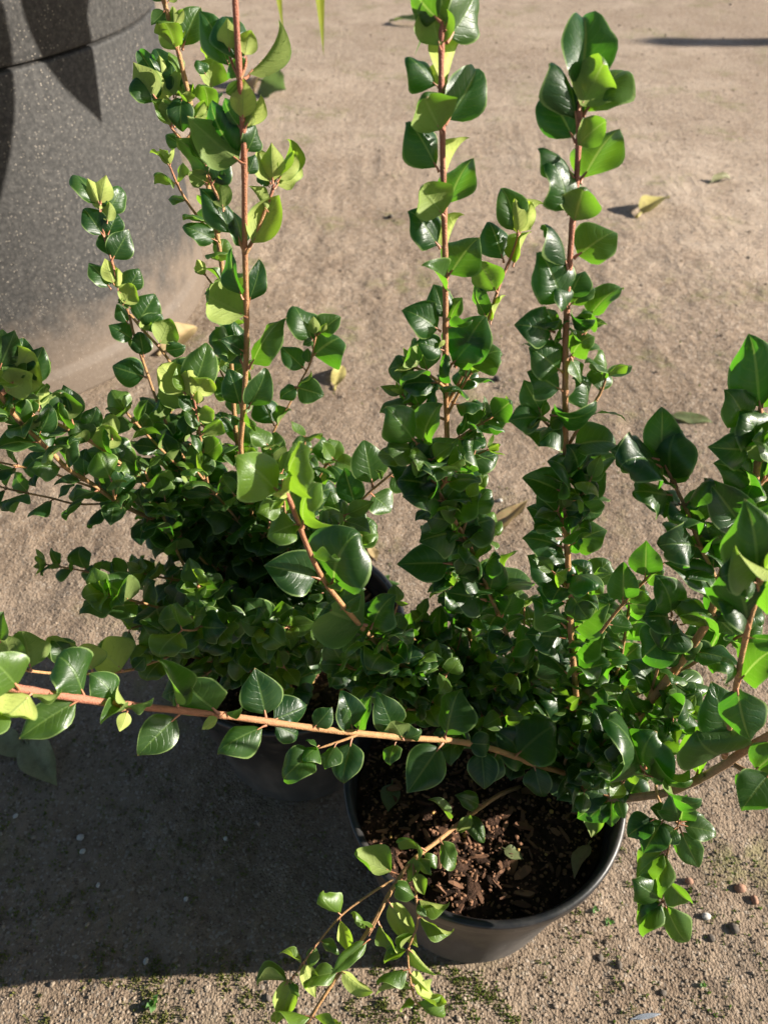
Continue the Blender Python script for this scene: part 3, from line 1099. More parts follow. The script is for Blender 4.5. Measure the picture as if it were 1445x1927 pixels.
dress(S2, 0.08, 0.44, 0.024, 0.0205, 0.020, 2.6, 0, .05, twigs=.2, kinds='mmmcco')
for tw, L in (([(1063, 690, .373), (1085, 660, .37), (1108, 610, .365)], .012), ([(1060, 680, .373), (1040, 650, .37), (1032, 622, .368)], .013), ([(1068, 840, .40), (1100, 785, .39), (1128, 742, .385), (1142, 705, .38)], .017), ([(1062, 850, .40), (1045, 815, .395), (1015, 785, .39)], .013)):
    t_ = br('F', tw, 1.2, .8, .55, .85, 'twig')
    tuft(t_, L, .12, 2, (70, 45))
    dress(t_, .5, .95, .012, L * 1.1, L, None, .05, .1)

# stem leaning to the left in front of the tall one
S3 = br('F', [(1015, 1385, .60), (985, 1290, .55), (955, 1200, .51), (922, 1120, .48), (885, 1030, .45), (850, 970, .43), (815, 905, .415), (795, 855, .405), (787, 832, .40)], 2.2, 1.2, .42, .9, root=FR(1030, 1430))
hero(S3, [
    (792, 838, 835, 762, -22, 0, 'o', .1, 1.0), (782, 835, 726, 768, 20, 10, 'm', .12, 1.0), (785, 845, 723, 848, 10, 20, 'c', .15), (818, 888, 862, 826, -24, 0, 'o', .14, 1.15), (812, 915, 748, 905, 15, 10, 'm', 0, 1.05), (805, 880, 838, 860, 60, 30, 'c', .05),
    (838, 942, 865, 912, -15, 0, 'm', .15), (830, 945, 760, 935, 10, 20, 'm'), (848, 975, 905, 930, -18, 10, 'm', .05, 1.1), (862, 1000, 932, 982, -24, -5, 'm', .15), (858, 1000, 790, 1020, 15, 15, 'm', 0, 1.1), (850, 985, 800, 975, 15, 10, 'c'),
    (838, 1065, 747, 1062, 5, 0, 'o', 0, .95), (888, 1050, 925, 1020, -26, 0, 'o', .2), (885, 1045, 858, 1080, -24, 10, 'm', .15), (926, 1110, 1003, 1103, -24, 0, 'o', .14, 1.15), (920, 1115, 928, 1050, 5, -10, 'm', 0, 1.0), (910, 1130, 842, 1115, 5, 20, 'o', 0, 1.3),
    (905, 1100, 862, 1085, 20, 20, 'm'), (945, 1160, 965, 1115, 10, 20, 'm'), (955, 1190, 925, 1230, 10, 30, 'm', 0, 1.2), (975, 1240, 1010, 1210, -24, 0, 'm', .1), (985, 1290, 1005, 1215, -20, -5, 'f', .1), (975, 1280, 945, 1350, 10, 20, 'm', 0, 1.1),
])
dress(S3, .10, .95, .0155, .021, .020, .2, 0, .06, twigs=.4, kinds='mmmcco')

# stem leaning towards the viewer on the left, tip leaves out of focus
S4 = br('F', [(905, 1335, .60), (832, 1300, .555), (765, 1258, .515), (690, 1190, .47), (630, 1120, .425), (600, 1075, .40), (575, 1020, .375), (555, 965, .355), (540, 930, .34), (534, 915, .335)], 2.9, 1.4, .38, .95, root=FR(960, 1380))
hero(S4, [
    (525, 930, 445, 860, 15, 25, 'm', .42, 1.2), (540, 925, 585, 850, -30, 10, 'c', .35, 1.0), (545, 935, 556, 895, -90, 20, 'f', .6), (535, 940, 508, 960, 30, 20, 'y', .55), (528, 955, 485, 965, 20, 20, 'm', .4, 1.1), (572, 990, 605, 912, -28, 0, 'c', .28, .85),
    (568, 990, 530, 1005, 60, 20, 'y', .45), (560, 985, 505, 1008, 10, 20, 'm', .25, 1.1), (585, 1048, 640, 1048, 70, 20, 'c', .2, .7), (625, 1100, 680, 1010, -15, 5, 'm', .08, .85), (600, 1090, 500, 1065, 10, 25, 'm', .0, 1.0), (612, 1105, 645, 1082, 60, 20, 'f', .15), (605, 1118, 580, 1130, 60, 20, 'c', .15),
    (640, 1148, 680, 1120, -22, 0, 'm', .15), (690, 1175, 628, 1150, 190, 20, 'c', .05, 1.2), (700, 1180, 745, 1120, -20, 0, 'm', .05, 1.0), (715, 1200, 760, 1185, 10, 20, 'm', .02, 1.0), (722, 1215, 690, 1270, 5, 25, 'o', .03, 1.3), (745, 1240, 800, 1230, 10, 25, 'm'),
])
dress(S4, .12, .62, .0145, .021, .021, .5, 0, .08, twigs=.5, kinds='mmmcco')

# long branch reaching out to the left in front of both pots
S5 = br('F', [(1080, 1462, .595), (1005, 1438, .555), (935, 1412, .525), (860, 1395, .50), (760, 1388, .475), (640, 1376, .45), (560, 1366, .435), (480, 1354, .42), (410, 1345, .405), (330, 1336, .39), (280, 1331, .378), (200, 1322, .362), (110, 1308, .345), (30, 1295, .33), (-50, 1282, .32)], 2.6, 2.2, .5, 1.0, root=FR(1098, 1480))
hero(S5, [
    (160, 1308, 110, 1246, 24, 0, 'c', .12, .95), (150, 1318, 40, 1388, 12, 10, 'o', .22, .78), (38, 1295, -22, 1232, 10, 15, 'o', .32, 1.15), (22, 1345, -60, 1385, 10, 20, 'o', .25), (58, 1308, 20, 1340, 188, 30, 'm', .55, 1.3), (55, 1306, 118, 1296, 75, 10, 'f', .3),
    (335, 1348, 262, 1420, 10, 10, 'o', .08, 1.0), (235, 1330, 290, 1312, 60, 20, 'f', .12), (236, 1338, 192, 1362, 40, 20, 'f', .12), (240, 1342, 226, 1376, 185, 10, 'y', .6, 1.2), (222, 1322, 168, 1268, 20, 5, 'm', .1, 1.0), (412, 1341, 340, 1266, -14, 10, 'o', .08, .95), (336, 1326, 298, 1245, 40, 0, 'f', .12, 1.0), (335, 1325, 360, 1292, 185, 10, 'm', .15),
    (240, 1326, 225, 1290, -30, 0, 'f', .3), (500, 1349, 480, 1257, 8, 5, 'o', .03, 1.0), (499, 1368, 412, 1418, 14, 10, 'm', .06, .78), (510, 1356, 580, 1325, 5, -20, 'm', 0), (515, 1366, 560, 1385, 5, -20, 'm', 0), (412, 1352, 382, 1372, 150, 10, 'y', .25), (425, 1340, 455, 1328, 60, 20, 'f', .1),
    (672, 1377, 700, 1310, -18, 0, 'm', .05, .85), (746, 1384, 708, 1302, 10, 0, 'o', .05, .82), (832, 1402, 767, 1490, 10, 10, 'o', .05, .95), (838, 1388, 869, 1296, -16, 0, 'm', .08, .85), (905, 1410, 911, 1485, 5, 20, 'o', .03, 1.1), (936, 1414, 915, 1478, 25, 0, 'm', .03), (1005, 1440, 1022, 1499, 5, 20, 'o', .02, 1.1),
    (968, 1424, 1045, 1372, -12, 10, 'm', .05, .8), (1000, 1425, 930, 1372, 10, 0, 'm'), (755, 1388, 790, 1370, 60, 20, 'c', .05), (758, 1392, 735, 1360, 160, 10, 'm', .1), (745, 1400, 735, 1440, 30, 20, 'm', .05, 1.1), (880, 1398, 920, 1400, 5, 0, 'm'), (590, 1370, 625, 1330, 10, 0, 'm', .03), (640, 1365, 655, 1330, 10, 10, 'm', .04), (662, 1372, 640, 1300, 15, 0, 'o', .02, 1.0),
])
t_ = br('F', [(672, 1383, .455), (640, 1395, .45), (600, 1408, .445)], 1.1, .8, .6, .8, 'twig')
hero(t_, [(600, 1402, 570, 1432, 20, 20, 'c', .1, 1.1), (592, 1415, 538, 1465, 15, 15, 'c', .05, .9), (634, 1400, 612, 1447, 10, 15, 'c', .05, 1.0), (662, 1392, 648, 1473, 8, 15, 'm', .03, .9), (598, 1412, 575, 1395, 60, 10, 'm', .1)])

# branch drooping over the rim towards the viewer
S8 = br('F', [(935, 1498, .592), (870, 1545, .565), (820, 1585, .545), (775, 1620, .53), (740, 1670, .518), (700, 1740, .51), (650, 1815, .505), (600, 1890, .50), (565, 1950, .50)], 2.3, 1.4, .38, .75, root=FR(985, 1470))
S8b = br('F', [(740, 1655, .52), (700, 1680, .515), (645, 1720, .51), (600, 1772, .505), (558, 1830, .50), (535, 1855, .50)], 1.0, .7, .55, .75)
S8c = br('F', [(777, 1615, .53), (779, 1650, .52), (783, 1690, .51), (785, 1740, .505), (768, 1790, .505), (773, 1850, .505), (782, 1885, .505)], 1.0, .7, .55, .75)
S8d = br('F', [(728, 1690, .516), (712, 1725, .508), (694, 1762, .50)], .9, .6, .6, .9, 'twig')
for b_ in (S8, S8b, S8c, S8d):
    WR[b_.i] = .62
hero(S8, [
    (738, 1640, 686, 1612, 200, 20, 'c', .05, 1.1), (845, 1540, 812, 1512, 30, 10, 'f', .15, 1.0), (860, 1570, 880, 1540, 150, 10, 'm', .15), (830, 1580, 850, 1615, 20, 10, 'c', .1), (800, 1600, 757, 1590, 60, 10, 'c', .1), (795, 1605, 815, 1625, 20, 10, 'c', .1),
    (730, 1695, 775, 1765, 185, 5, 'o', .35, 1.0), (690, 1750, 665, 1725, 60, 0, 'c', .35), (640, 1825, 690, 1858, 160, 0, 'f', .4), (636, 1828, 590, 1850, 20, 0, 'c', .15), (590, 1912, 632, 1920, 60, 0, 'c', .3), (588, 1915, 530, 1922, 60, 0, 'c', .3),
    (880, 1530, 905, 1575, 10, 10, 'm', .02), (905, 1515, 865, 1500, 10, 10, 'm', .02),
])
hero(S8d, [(695, 1770, 637, 1822, 10, 10, 'o', .12, .72), (714, 1735, 745, 1782, 40, 0, 'f', .3), (706, 1745, 680, 1735, 60, 0, 'y', .35)])
hero(S8b, [(642, 1722, 615, 1684, -15, 0, 'c', .35, .9), (640, 1728, 655, 1778, 175, 0, 'c', .4, .85), (602, 1768, 630, 1790, 20, 0, 'c', .2), (595, 1778, 585, 1815, 10, 10, 'm', .18, 1.2), (570, 1815, 533, 1800, 70, 0, 'f', .4), (572, 1810, 590, 1865, 175, 5, 'm', .3, 1.0), (545, 1845, 495, 1855, 60, 0, 'f', .12), (552, 1838, 525, 1912, 180, 5, 'm', .35, .85), (540, 1850, 560, 1870, 30, 0, 'c', .3)])
hero(S8c, [(781, 1610, 770, 1645, 200, 10, 'c', .15), (784, 1612, 806, 1640, 10, 10, 'c', .12, 1.0), (783, 1640, 795, 1675, 175, 0, 'm', .2, 1.1), (784, 1690, 752, 1672, 10, 15, 'c', .08), (784, 1692, 835, 1695, 70, 0, 'f', .35), (785, 1700, 800, 1720, 10, 10, 'm', .1), (786, 1722, 842, 1742, 60, 0, 'f', .3), (780, 1755, 762, 1782, 40, 0, 'f', .2), (768, 1785, 732, 1808, 20, 0, 'f', .25), (769, 1785, 811, 1825, 160, 0, 'f', .35),
           (770, 1825, 725, 1845, 30, 0, 'c', .15), (772, 1830, 800, 1860, 170, 0, 'f', .4), (776, 1855, 828, 1880, 160, 0, 'c', .4), (778, 1862, 720, 1872, 60, 0, 'f', .15), (782, 1885, 762, 1900, 30, 0, 'c', .2), (783, 1886, 825, 1898, 60, 0, 'c', .3)])

# woody branches going out to the right
S6 = br('F', [(1150, 1440, .56), (1172, 1395, .53), (1210, 1335, .50), (1270, 1260, .465), (1330, 1170, .435), (1352, 1095, .415), (1385, 1010, .40), (1420, 900, .385), (1432, 800, .375), (1428, 765, .37)], 4.2, 1.6, .12, .8, root=FR(1110, 1465))
hero(S6, [
    (1430, 775, 1408, 633, 12, 0, 'm', .02, .85), (1432, 775, 1470, 655, -25, 10, 'm', .15, .8), (1400, 800, 1362, 735, 10, 0, 'm', .02, .9), (1415, 840, 1392, 775, 15, 10, 'm', .05), (1410, 845, 1332, 841, 5, 20, 'm', 0, .85), (1418, 855, 1470, 815, -24, 0, 'm', .15, 1.0),
    (1418, 900, 1342, 872, 10, 20, 'm', 0, .95), (1420, 905, 1410, 955, 30, 20, 'c', .1), (1395, 992, 1326, 902, 8, 10, 'o', 0, .82), (1400, 960, 1445, 925, -10, 0, 'm', .02), (1360, 1060, 1330, 985, -20, 0, 'm', .06), (1395, 1010, 1380, 965, 10, 0, 'm'),
    (1345, 1110, 1395, 1135, 20, -20, 'm', .05), (1340, 1150, 1385, 1190, 10, -10, 'm', .05), (1222, 1330, 1260, 1260, -24, -10, 'o', .15, 1.0), (1235, 1310, 1215, 1250, -20, -10, 'o', .12, .9), (1262, 1280, 1310, 1330, -24, 0, 'm', .12, 1.1), (1185, 1375, 1240, 1330, -20, 0, 'f', .1), (1205, 1345, 1180, 1295, -20, 0, 'm', .1, .9),
    (1230, 1370, 1190, 1330, 60, 20, 'f', .05),
])
T1 = br('F', [(1348, 1095, .412), (1312, 1015, .40), (1290, 958, .395), (1265, 905, .39), (1250, 875, .387)], 1.5, 1.0, .5, .9)
hero(T1, [
    (1240, 856, 1244, 766, 5, -10, 'o', 0, .95), (1262, 908, 1284, 812, -15, 5, 'm', .05, .78), (1234, 862, 1148, 848, 10, 15, 'm', 0, .8), (1238, 878, 1172, 882, 30, 20, 'c', .03), (1258, 932, 1192, 926, 15, 15, 'c', .05, .9), (1268, 952, 1212, 948, 5, 5, 'm', 0, 1.0), (1286, 955, 1314, 934, 60, 10, 'f', .05),
    (1304, 1003, 1302, 948, -20, -5, 'o', .12, 1.0), (1290, 965, 1278, 985, 60, 20, 'y', .3), (1245, 880, 1238, 905, 60, 20, 'y', .35), (1262, 870, 1290, 868, 60, 20, 'y', .2), (1312, 1030, 1244, 1028, 20, 10, 'c', .03, .85), (1318, 1010, 1345, 985, -10, 0, 'm', .03), (1342, 1108, 1250, 1060, 10, 10, 'o', 0, .75), (1320, 1040, 1372, 1010, -15, 0, 'm', .05), (1300, 985, 1330, 990, 20, 0, 'm', .03),
])
T2 = br('F', [(1130, 1190, .48), (1160, 1150, .47), (1205, 1100, .46), (1250, 1058, .45)], 1.3, 1.0, .5, .7)
hero(T2, [(1213, 1088, 1215, 1018, 5, 0, 'o', 0, 1.05), (1171, 1134, 1172, 1058, 5, 0, 'o', 0, 1.0), (1180, 1135, 1235, 1140, 10, 0, 'm', .03, 1.0), (1215, 1100, 1250, 1075, -20, 0, 'm', .12), (1145, 1175, 1190, 1180, 10, -20, 'm', .02)])
T3 = br('F', [(1215, 1330, .50), (1240, 1250, .47), (1262, 1190, .45), (1268, 1165, .445)], 1.3, 1.0, .5, .8)
hero(T3, [(1262, 1155, 1232, 1084, 8, 10, 'm', .02, 1.0), (1260, 1162, 1208, 1162, 15, 30, 'm', .0, 1.1), (1268, 1170, 1242, 1218, -14, 30, 'c', .05, 1.1), (1275, 1168, 1245, 1215, 20, 20, 'c', .05), (1275, 1160, 1300, 1130, 170, 20, 'c', .6, 1.2), (1285, 1175, 1330, 1150, 40, 20, 'c', .5), (1290, 1190, 1295, 1240, 20, 20, 'c', .12, 1.0), (1265, 1190, 1210, 1240, 5, 10, 'm', 0, 1.2), (1300, 1200, 1325, 1240, 15, 0, 'm', .04), (1262, 1195, 1260, 1255, 10, 0, 'm', .03)])
dress(S6, .35, .95, .026, .024, .024, .8, 0, .06, twigs=.12)
dress(T1, .1, .95, .016, .021, .020, .3, 0, .06, kinds='mmmcco')
T4 = br('F', [(1175, 1318, .53), (1260, 1275, .50), (1330, 1232, .475), (1365, 1212, .465), (1410, 1185, .45)], 1.6, 1.2, .4, .6)
dress(T4, .15, .95, .028, .022, .022, .4, .03, .08)
hero(T4, [(1330, 1235, 1390, 1160, -20, 0, 'm', .08, 1.0), (1325, 1235, 1300, 1160, 10, 0, 'm', .02, 1.0)])
# near upright stem on the right, orange bark
S9 = br('F', [(1362, 1425, .41), (1375, 1350, .385), (1388, 1270, .36), (1404, 1190, .335), (1425, 1110, .315), (1450, 1020, .30)], 1.9, 1.4, .55, .85)
hero(S9, [
    (1376, 1398, 1338, 1285, 8, 0, 'o', 0, 1.0, .02), (1388, 1270, 1352, 1245, 40, 10, 'c', .05), (1392, 1282, 1462, 1222, -26, 0, 'm', .15, 1.0), (1385, 1290, 1415, 1395, 10, -15, 'm', 0, .9), (1408, 1180, 1365, 1065, 15, 15, 'c', .02, .9), (1412, 1170, 1350, 1130, 10, -10, 'm', .02, 1.0), (1410, 1200, 1478, 1200, 40, 0, 'f', .05),
    (1425, 1110, 1400, 945, 12, 10, 'm', .05, .75), (1430, 1090, 1480, 1040, -20, 0, 'm', .3), (1440, 1070, 1385, 1028, -15, 20, 'f', .4, 1.0), (1418, 1140, 1460, 1090, -20, 10, 'm', .12), (1365, 1420, 1312, 1375, -15, 0, 'm', .12, 1.0), (1425, 1100, 1360, 1090, 20, 10, 'c', .02),
])
S7 = br('F', [(1130, 1500, .565), (1175, 1502, .54), (1250, 1492, .50), (1310, 1468, .46), (1365, 1437, .42), (1400, 1412, .40), (1470, 1370, .375)], 3.4, 2.4, .12, .4, root=FR(1095, 1490))
hero(S7, [
    (1208, 1440, 1137, 1358, 20, 15, 'c', .02, .8, -.06), (1212, 1430, 1235, 1378, -15, 0, 'm', .04, .8, -.05), (1215, 1445, 1300, 1462, 70, 10, 'c', .15, .9, -.06), (1220, 1450, 1150, 1475, 60, 10, 'f', .03, .9, -.05), (1255, 1470, 1318, 1500, 40, 10, 'c', .02, .9, -.04), (1310, 1462, 1350, 1370, -26, -5, 'o', .18, .85),
    (1150, 1500, 1060, 1480, 10, 20, 'm', 0, 1.2), (1145, 1505, 1105, 1545, 10, 20, 'm', .02, 1.2), (1140, 1503, 1085, 1540, 5, 20, 'm', 0), (1150, 1505, 1150, 1555, 10, 10, 'm', .05), (1135, 1500, 1090, 1460, 20, 20, 'f', .03), (1160, 1503, 1175, 1540, 10, 10, 'm', .03), (1120, 1510, 1112, 1575, 185, 0, 'm', .3, .7), (1090, 1510, 1060, 1555, 10, 0, 'm', .05), (1070, 1490, 1055, 1555, 170, 0, 'f', .35, .8), (1180, 1500, 1205, 1450, 5, 0, 'm'),
])
S7b = br('F', [(1383, 1440, .40), (1420, 1462, .385), (1460, 1490, .37)], 1.7, 1.5, .5, .6)
hero(S7b, [(1420, 1450, 1470, 1395, 10, 10, 'm', .04, 1.0), (1455, 1445, 1395, 1525, 15, 10, 'o', .03, 1.05), (1400, 1455, 1385, 1480, 30, 0, 'm', .02)])
T5 = br('F', [(1232, 1455, .49), (1236, 1498, .485), (1255, 1528, .48), (1275, 1552, .475), (1258, 1590, .48), (1250, 1640, .48), (1246, 1692, .48)], 1.2, .7, .5, .65)
hero(T5, [
    (1276, 1548, 1258, 1495, 8, 20, 'm', .02, .95), (1280, 1548, 1292, 1496, -5, 20, 'm', .02, .9), (1284, 1553, 1346, 1572, -12, 10, 'o', .12, .75), (1281, 1560, 1315, 1634, 5, 10, 'o', .03, .75), (1272, 1556, 1243, 1586, 20, 30, 'm', .1, 1.3), (1285, 1545, 1325, 1535, 15, -10, 'm', .03), (1248, 1545, 1210, 1605, 10, 10, 'o', 0, 1.1), (1250, 1535, 1222, 1520, 10, 20, 'm', .03), (1225, 1545, 1180, 1575, 10, -10, 'm', .02),
    (1250, 1600, 1196, 1652, 34, -5, 'm', .2, 1.0), (1251, 1603, 1242, 1687, 34, 0, 'm', .2, .68), (1254, 1655, 1298, 1694, 34, 0, 'f', .2, 1.0), (1246, 1694, 1188, 1655, 8, 10, 'm', .08, .9), (1250, 1700, 1296, 1772, 34, 0, 'm', .2, .72), (1246, 1696, 1212, 1748, 34, 0, 'c', .15, 1.0), (1244, 1700, 1208, 1735, 10, 0, 'm', .1),
])
t_ = br('F', [(1090, 1455, .575), (1108, 1440, .55), (1120, 1415, .535)], 1.4, .8, .4, .7, 'twig')
dress(t_, .3, .95, .010, .02, .018, None, .0, .05)

# low bushy shoots in the middle of the front pot
def bush(plant, root, pts, L, gap=.0125, twigs=.25, r=(1.7, .9), age=(.35, .8), t0=.3, kinds='mmmcco', y=(0, .06)):
    b = br(plant, pts, r[0], r[1], age[0], age[1], root=root)
    dress(b, t0, .96, gap, L, L * .85, None, y[0], y[1], twigs=twigs, kinds=kinds)
    tuft(b, L * .6, y[1] + .15, 2, (60, 38))
    return b


for root, ex, ey, ez in ((( 960, 1390), 700, 1200, .53), ((960, 1380), 790, 1165, .55), ((970, 1400), 640, 1250, .50), ((980, 1420), 860, 1310, .56), ((1000, 1400), 960, 1290, .55), ((960, 1370), 880, 1235, .57), ((985, 1420), 745, 1330, .52),
                         ((1060, 1440), 1130, 1330, .56), ((1090, 1440), 1180, 1240, .56), ((1060, 1430), 1030, 1330, .57), ((1100, 1470), 1190, 1420, .55), ((1040, 1450), 1010, 1400, .56), ((1090, 1480), 1100, 1490, .545), ((1000, 1430), 905, 1345, .55), ((960, 1400), 850, 1395, .55), ((1100, 1450), 1130, 1400, .54), ((1110, 1440), 1250, 1390, .50), ((990, 1420), 1000, 1180, .55), ((960, 1380), 820, 1255, .53), ((1100, 1440), 1150, 1180, .56),
                         ((1100, 1440), 1185, 1130, .51), ((1110, 1460), 1290, 1330, .47), ((1110, 1470), 1235, 1425, .48),
                         ((1090, 1430), 1120, 1235, .54), ((1000, 1410), 930, 1290, .54), ((960, 1380), 760, 1190, .54), ((970, 1400), 690, 1290, .51), ((1080, 1440), 1110, 1080, .52), ((1060, 1470), 1080, 1400, .56)):
    r_ = FR(*root)
    e_ = W(ex, ey, ez)
    m_ = r_.lerp(e_, .5) + Vector((rng.uniform(-.01, .01), rng.uniform(-.01, .01), .018))
    b = Branch('F', [r_, m_, e_], .0016, .0009, .35, .8)
    dress(b, max(.22, 1 - .12 / b.L), .97, .0140, .0225, .0205, None, 0, .08, twigs=.16, kinds='mmmccoo')
    tuft(b, .016, .2, 1 + (rng.random() < .5), (62, 40))
# ------------------------------------------------------------------ the bushier shrub in the rear pot
R1 = br('R', [(520, 1130, .63), (480, 1000, .575), (455, 860, .525), (456, 800, .505), (463, 690, .475), (464, 580, .445), (461, 470, .42), (460, 320, .385), (457, 230, .368), (450, 130, .35), (446, 60, .34), (440, -40, .325)], 2.7, 1.7, .42, 1.0, root=RR(545, 1260))
hero(R1, [
    (428, 96, 428, 36, 182, 5, 'y', .5, 1.3, .004), (464, 106, 473, 58, 176, 5, 'm', .5, 1.0, .004), (466, 146, 524, 38, 120, 0, 'f', .3, .75), (431, 131, 376, 24, 25, 0, 'm', 0, .6, .01), (445, 120, 420, 30, 15, -20, 'm', .03), (452, 148, 440, 110, -15, -20, 'm', .05), (455, 150, 425, 175, -20, -20, 'f', .3),
    (457, 224, 459, 152, 182, 8, 'y', .6, 1.3), (463, 240, 488, 182, 165, 0, 'f', .55, .9), (452, 242, 424, 184, -15, 0, 'm', .0, .8), (461, 238, 475, 215, 170, 0, 'f', .4), (456, 310, 357, 222, 182, 15, 'o', .06, 1.0), (464, 290, 476, 236, 20, -10, 'm', 0), (447, 300, 400, 190, -20, -10, 'm', .02, .7), (466, 330, 480, 290, 10, -20, 'm', .03),
    (458, 470, 437, 398, 30, 0, 'm', .02), (455, 562, 438, 468, -20, 0, 'm', .05, .55), (468, 573, 487, 488, 20, -10, 'o', .02, .6), (464, 597, 396, 560, 178, 20, 'c', .25, 1.2), (472, 692, 538, 600, -22, 5, 'm', .15, .62), (456, 690, 430, 600, 15, -15, 'm', 0, .8), (470, 768, 498, 692, 15, -5, 'o', .05, .9), (452, 765, 430, 695, 10, -5, 'm', 0, .9), (458, 792, 482, 800, 40, 30, 'c', .2, 1.3), (452, 792, 425, 785, 30, 20, 'c', .1),
    (455, 660, 415, 640, 20, 20, 'f', .05), (450, 665, 400, 650, 60, 10, 'c', .15), (458, 690, 405, 615, 10, -10, 'm', 0, .8),
])
t_ = br('R', [(461, 474, .42), (436, 425, .412), (415, 380, .405), (398, 345, .40), (388, 310, .395)], 1.3, .9, .55, .95)
hero(t_, [(438, 446, 376, 356, 18, 10, 'm', 0, .72), (420, 397, 412, 333, 184, 10, 'o', .15, .85), (395, 335, 332, 262, 150, 10, 'm', .1, .7), (388, 345, 355, 325, 182, 0, 'm', .18, 1.1), (390, 320, 345, 270, 30, 0, 'f', .02), (395, 320, 430, 335, 20, 0, 'm', .03), (400, 345, 430, 300, 10, 0, 'm', .02), (388, 310, 365, 230, 160, 0, 'm', .2, .7), (385, 305, 400, 250, 175, 0, 'm', .25)])
t_ = br('R', [(464, 476, .42), (482, 440, .416), (498, 400, .412), (512, 362, .408), (516, 345, .406)], 1.3, 1.0, .55, 1.0)
hero(t_, [(513, 343, 511, 270, 184, 8, 'y', .55, 1.2), (508, 346, 486, 280, 178, 0, 'm', .45, .85), (519, 354, 558, 284, 140, 0, 'f', .45, .8), (517, 340, 540, 262, 30, -10, 'f', .4, .7), (505, 352, 484, 330, 20, -10, 'm', .03), (506, 398, 468, 352, 150, 10, 'f', .3, 1.0), (472, 464, 524, 370, 176, 0, 'm', .4, .75), (525, 340, 553, 285, 170, 0, 'f', .5)])
t_ = br('R', [(450, 148, .352), (438, 122, .35), (430, 97, .348)], .9, .7, .8, 1.0, 'twig')
t_ = br('R', [(453, 148, .352), (462, 126, .351), (464, 106, .35)], .9, .7, .8, 1.0, 'twig')
dress(R1, .02, .42, .015, .021, .020, .6, 0, .08, twigs=.55)

R2 = br('R', [(500, 1080, .64), (470, 960, .60), (445, 820, .56), (436, 690, .53), (424, 560, .505), (412, 460, .485), (388, 330, .46), (362, 210, .437), (338, 105, .418), (318, 35, .405), (302, -25, .395)], 2.5, 1.5, .42, .8, root=RR(520, 1235))
hero(R2, [
    (336, 97, 315, 34, 186, 10, 'm', .3, 1.15), (347, 92, 378, 13, -18, 0, 'o', .1, .8), (325, 45, 300, 25, 10, 0, 'm', .1), (330, 48, 325, 12, 170, 0, 'f', .3), (332, 45, 345, 18, 170, 0, 'f', .4), (310, 20, 285, 48, 15, 0, 'y', .15, 1.2), (305, 5, 290, -25, 10, 0, 'm', .1), (318, 5, 332, -25, 170, 0, 'f', .3), (340, 180, 345, 250, 20, -20, 'm', 0),
    (366, 225, 385, 190, 175, 0, 'f', .35, .9), (362, 225, 402, 195, 150, -10, 'f', .3), (408, 455, 345, 428, 10, 10, 'm', .05, .8), (412, 465, 410, 440, -20, 0, 'f', .15), (398, 140, 372, 115, 10, 10, 'm', .05), (415, 550, 395, 535, 180, 0, 'm', .3), (408, 580, 400, 545, 180, 0, 'm', .25),
])
for pts, k in (([(368, 235, .44), (350, 265, .442), (330, 250, .44), (318, 232, .437)], 0), ([(404, 450, .482), (376, 412, .477), (358, 388, .473), (338, 355, .47), (325, 325, .467), (318, 308, .465)], 1), ([(380, 300, .455), (392, 240, .447), (396, 170, .44), (398, 125, .437)], 2), ([(424, 560, .505), (400, 535, .50), (385, 515, .498)], 3)):
    t_ = br('R', pts, 1.1, .8, .6, .95)
    if k == 0:
        hero(t_, [(325, 238, 312, 180, 184, 10, 'y', .35, 1.4), (320, 236, 286, 190, 20, 10, 'f', .3, 1.0), (330, 238, 338, 185, 10, 0, 'm', .15, 1.0), (318, 180, 285, 132, 178, 0, 'f', .45, 1.1), (288, 175, 252, 118, 165, 0, 'y', .35, 1.2), (290, 185, 262, 150, 15, 0, 'm', .05, 1.2), (305, 150, 300, 105, 170, 0, 'f', .4), (312, 125, 292, 92, 20, 0, 'm', .05), (330, 170, 322, 122, 15, 0, 'm', .1), (335, 172, 338, 128, 175, 0, 'f', .3), (290, 128, 262, 95, 15, 0, 'f', 0, .8), (340, 275, 312, 255, 10, 0, 'm', .03), (345, 290, 335, 262, 175, 0, 'f', .4)])
    else:
        dress(t_, .25, .92, .013, .0165, .015, None, .1, .3, kinds='mmfoc')
        tuft(t_, .013, .5)
dress(R2, .02, .55, .016, .021, .02, .2, 0, .1, twigs=.4)
dress(R2, .56, .97, .017, .0165, .016, .2, .2, .4, kinds='mffoy')

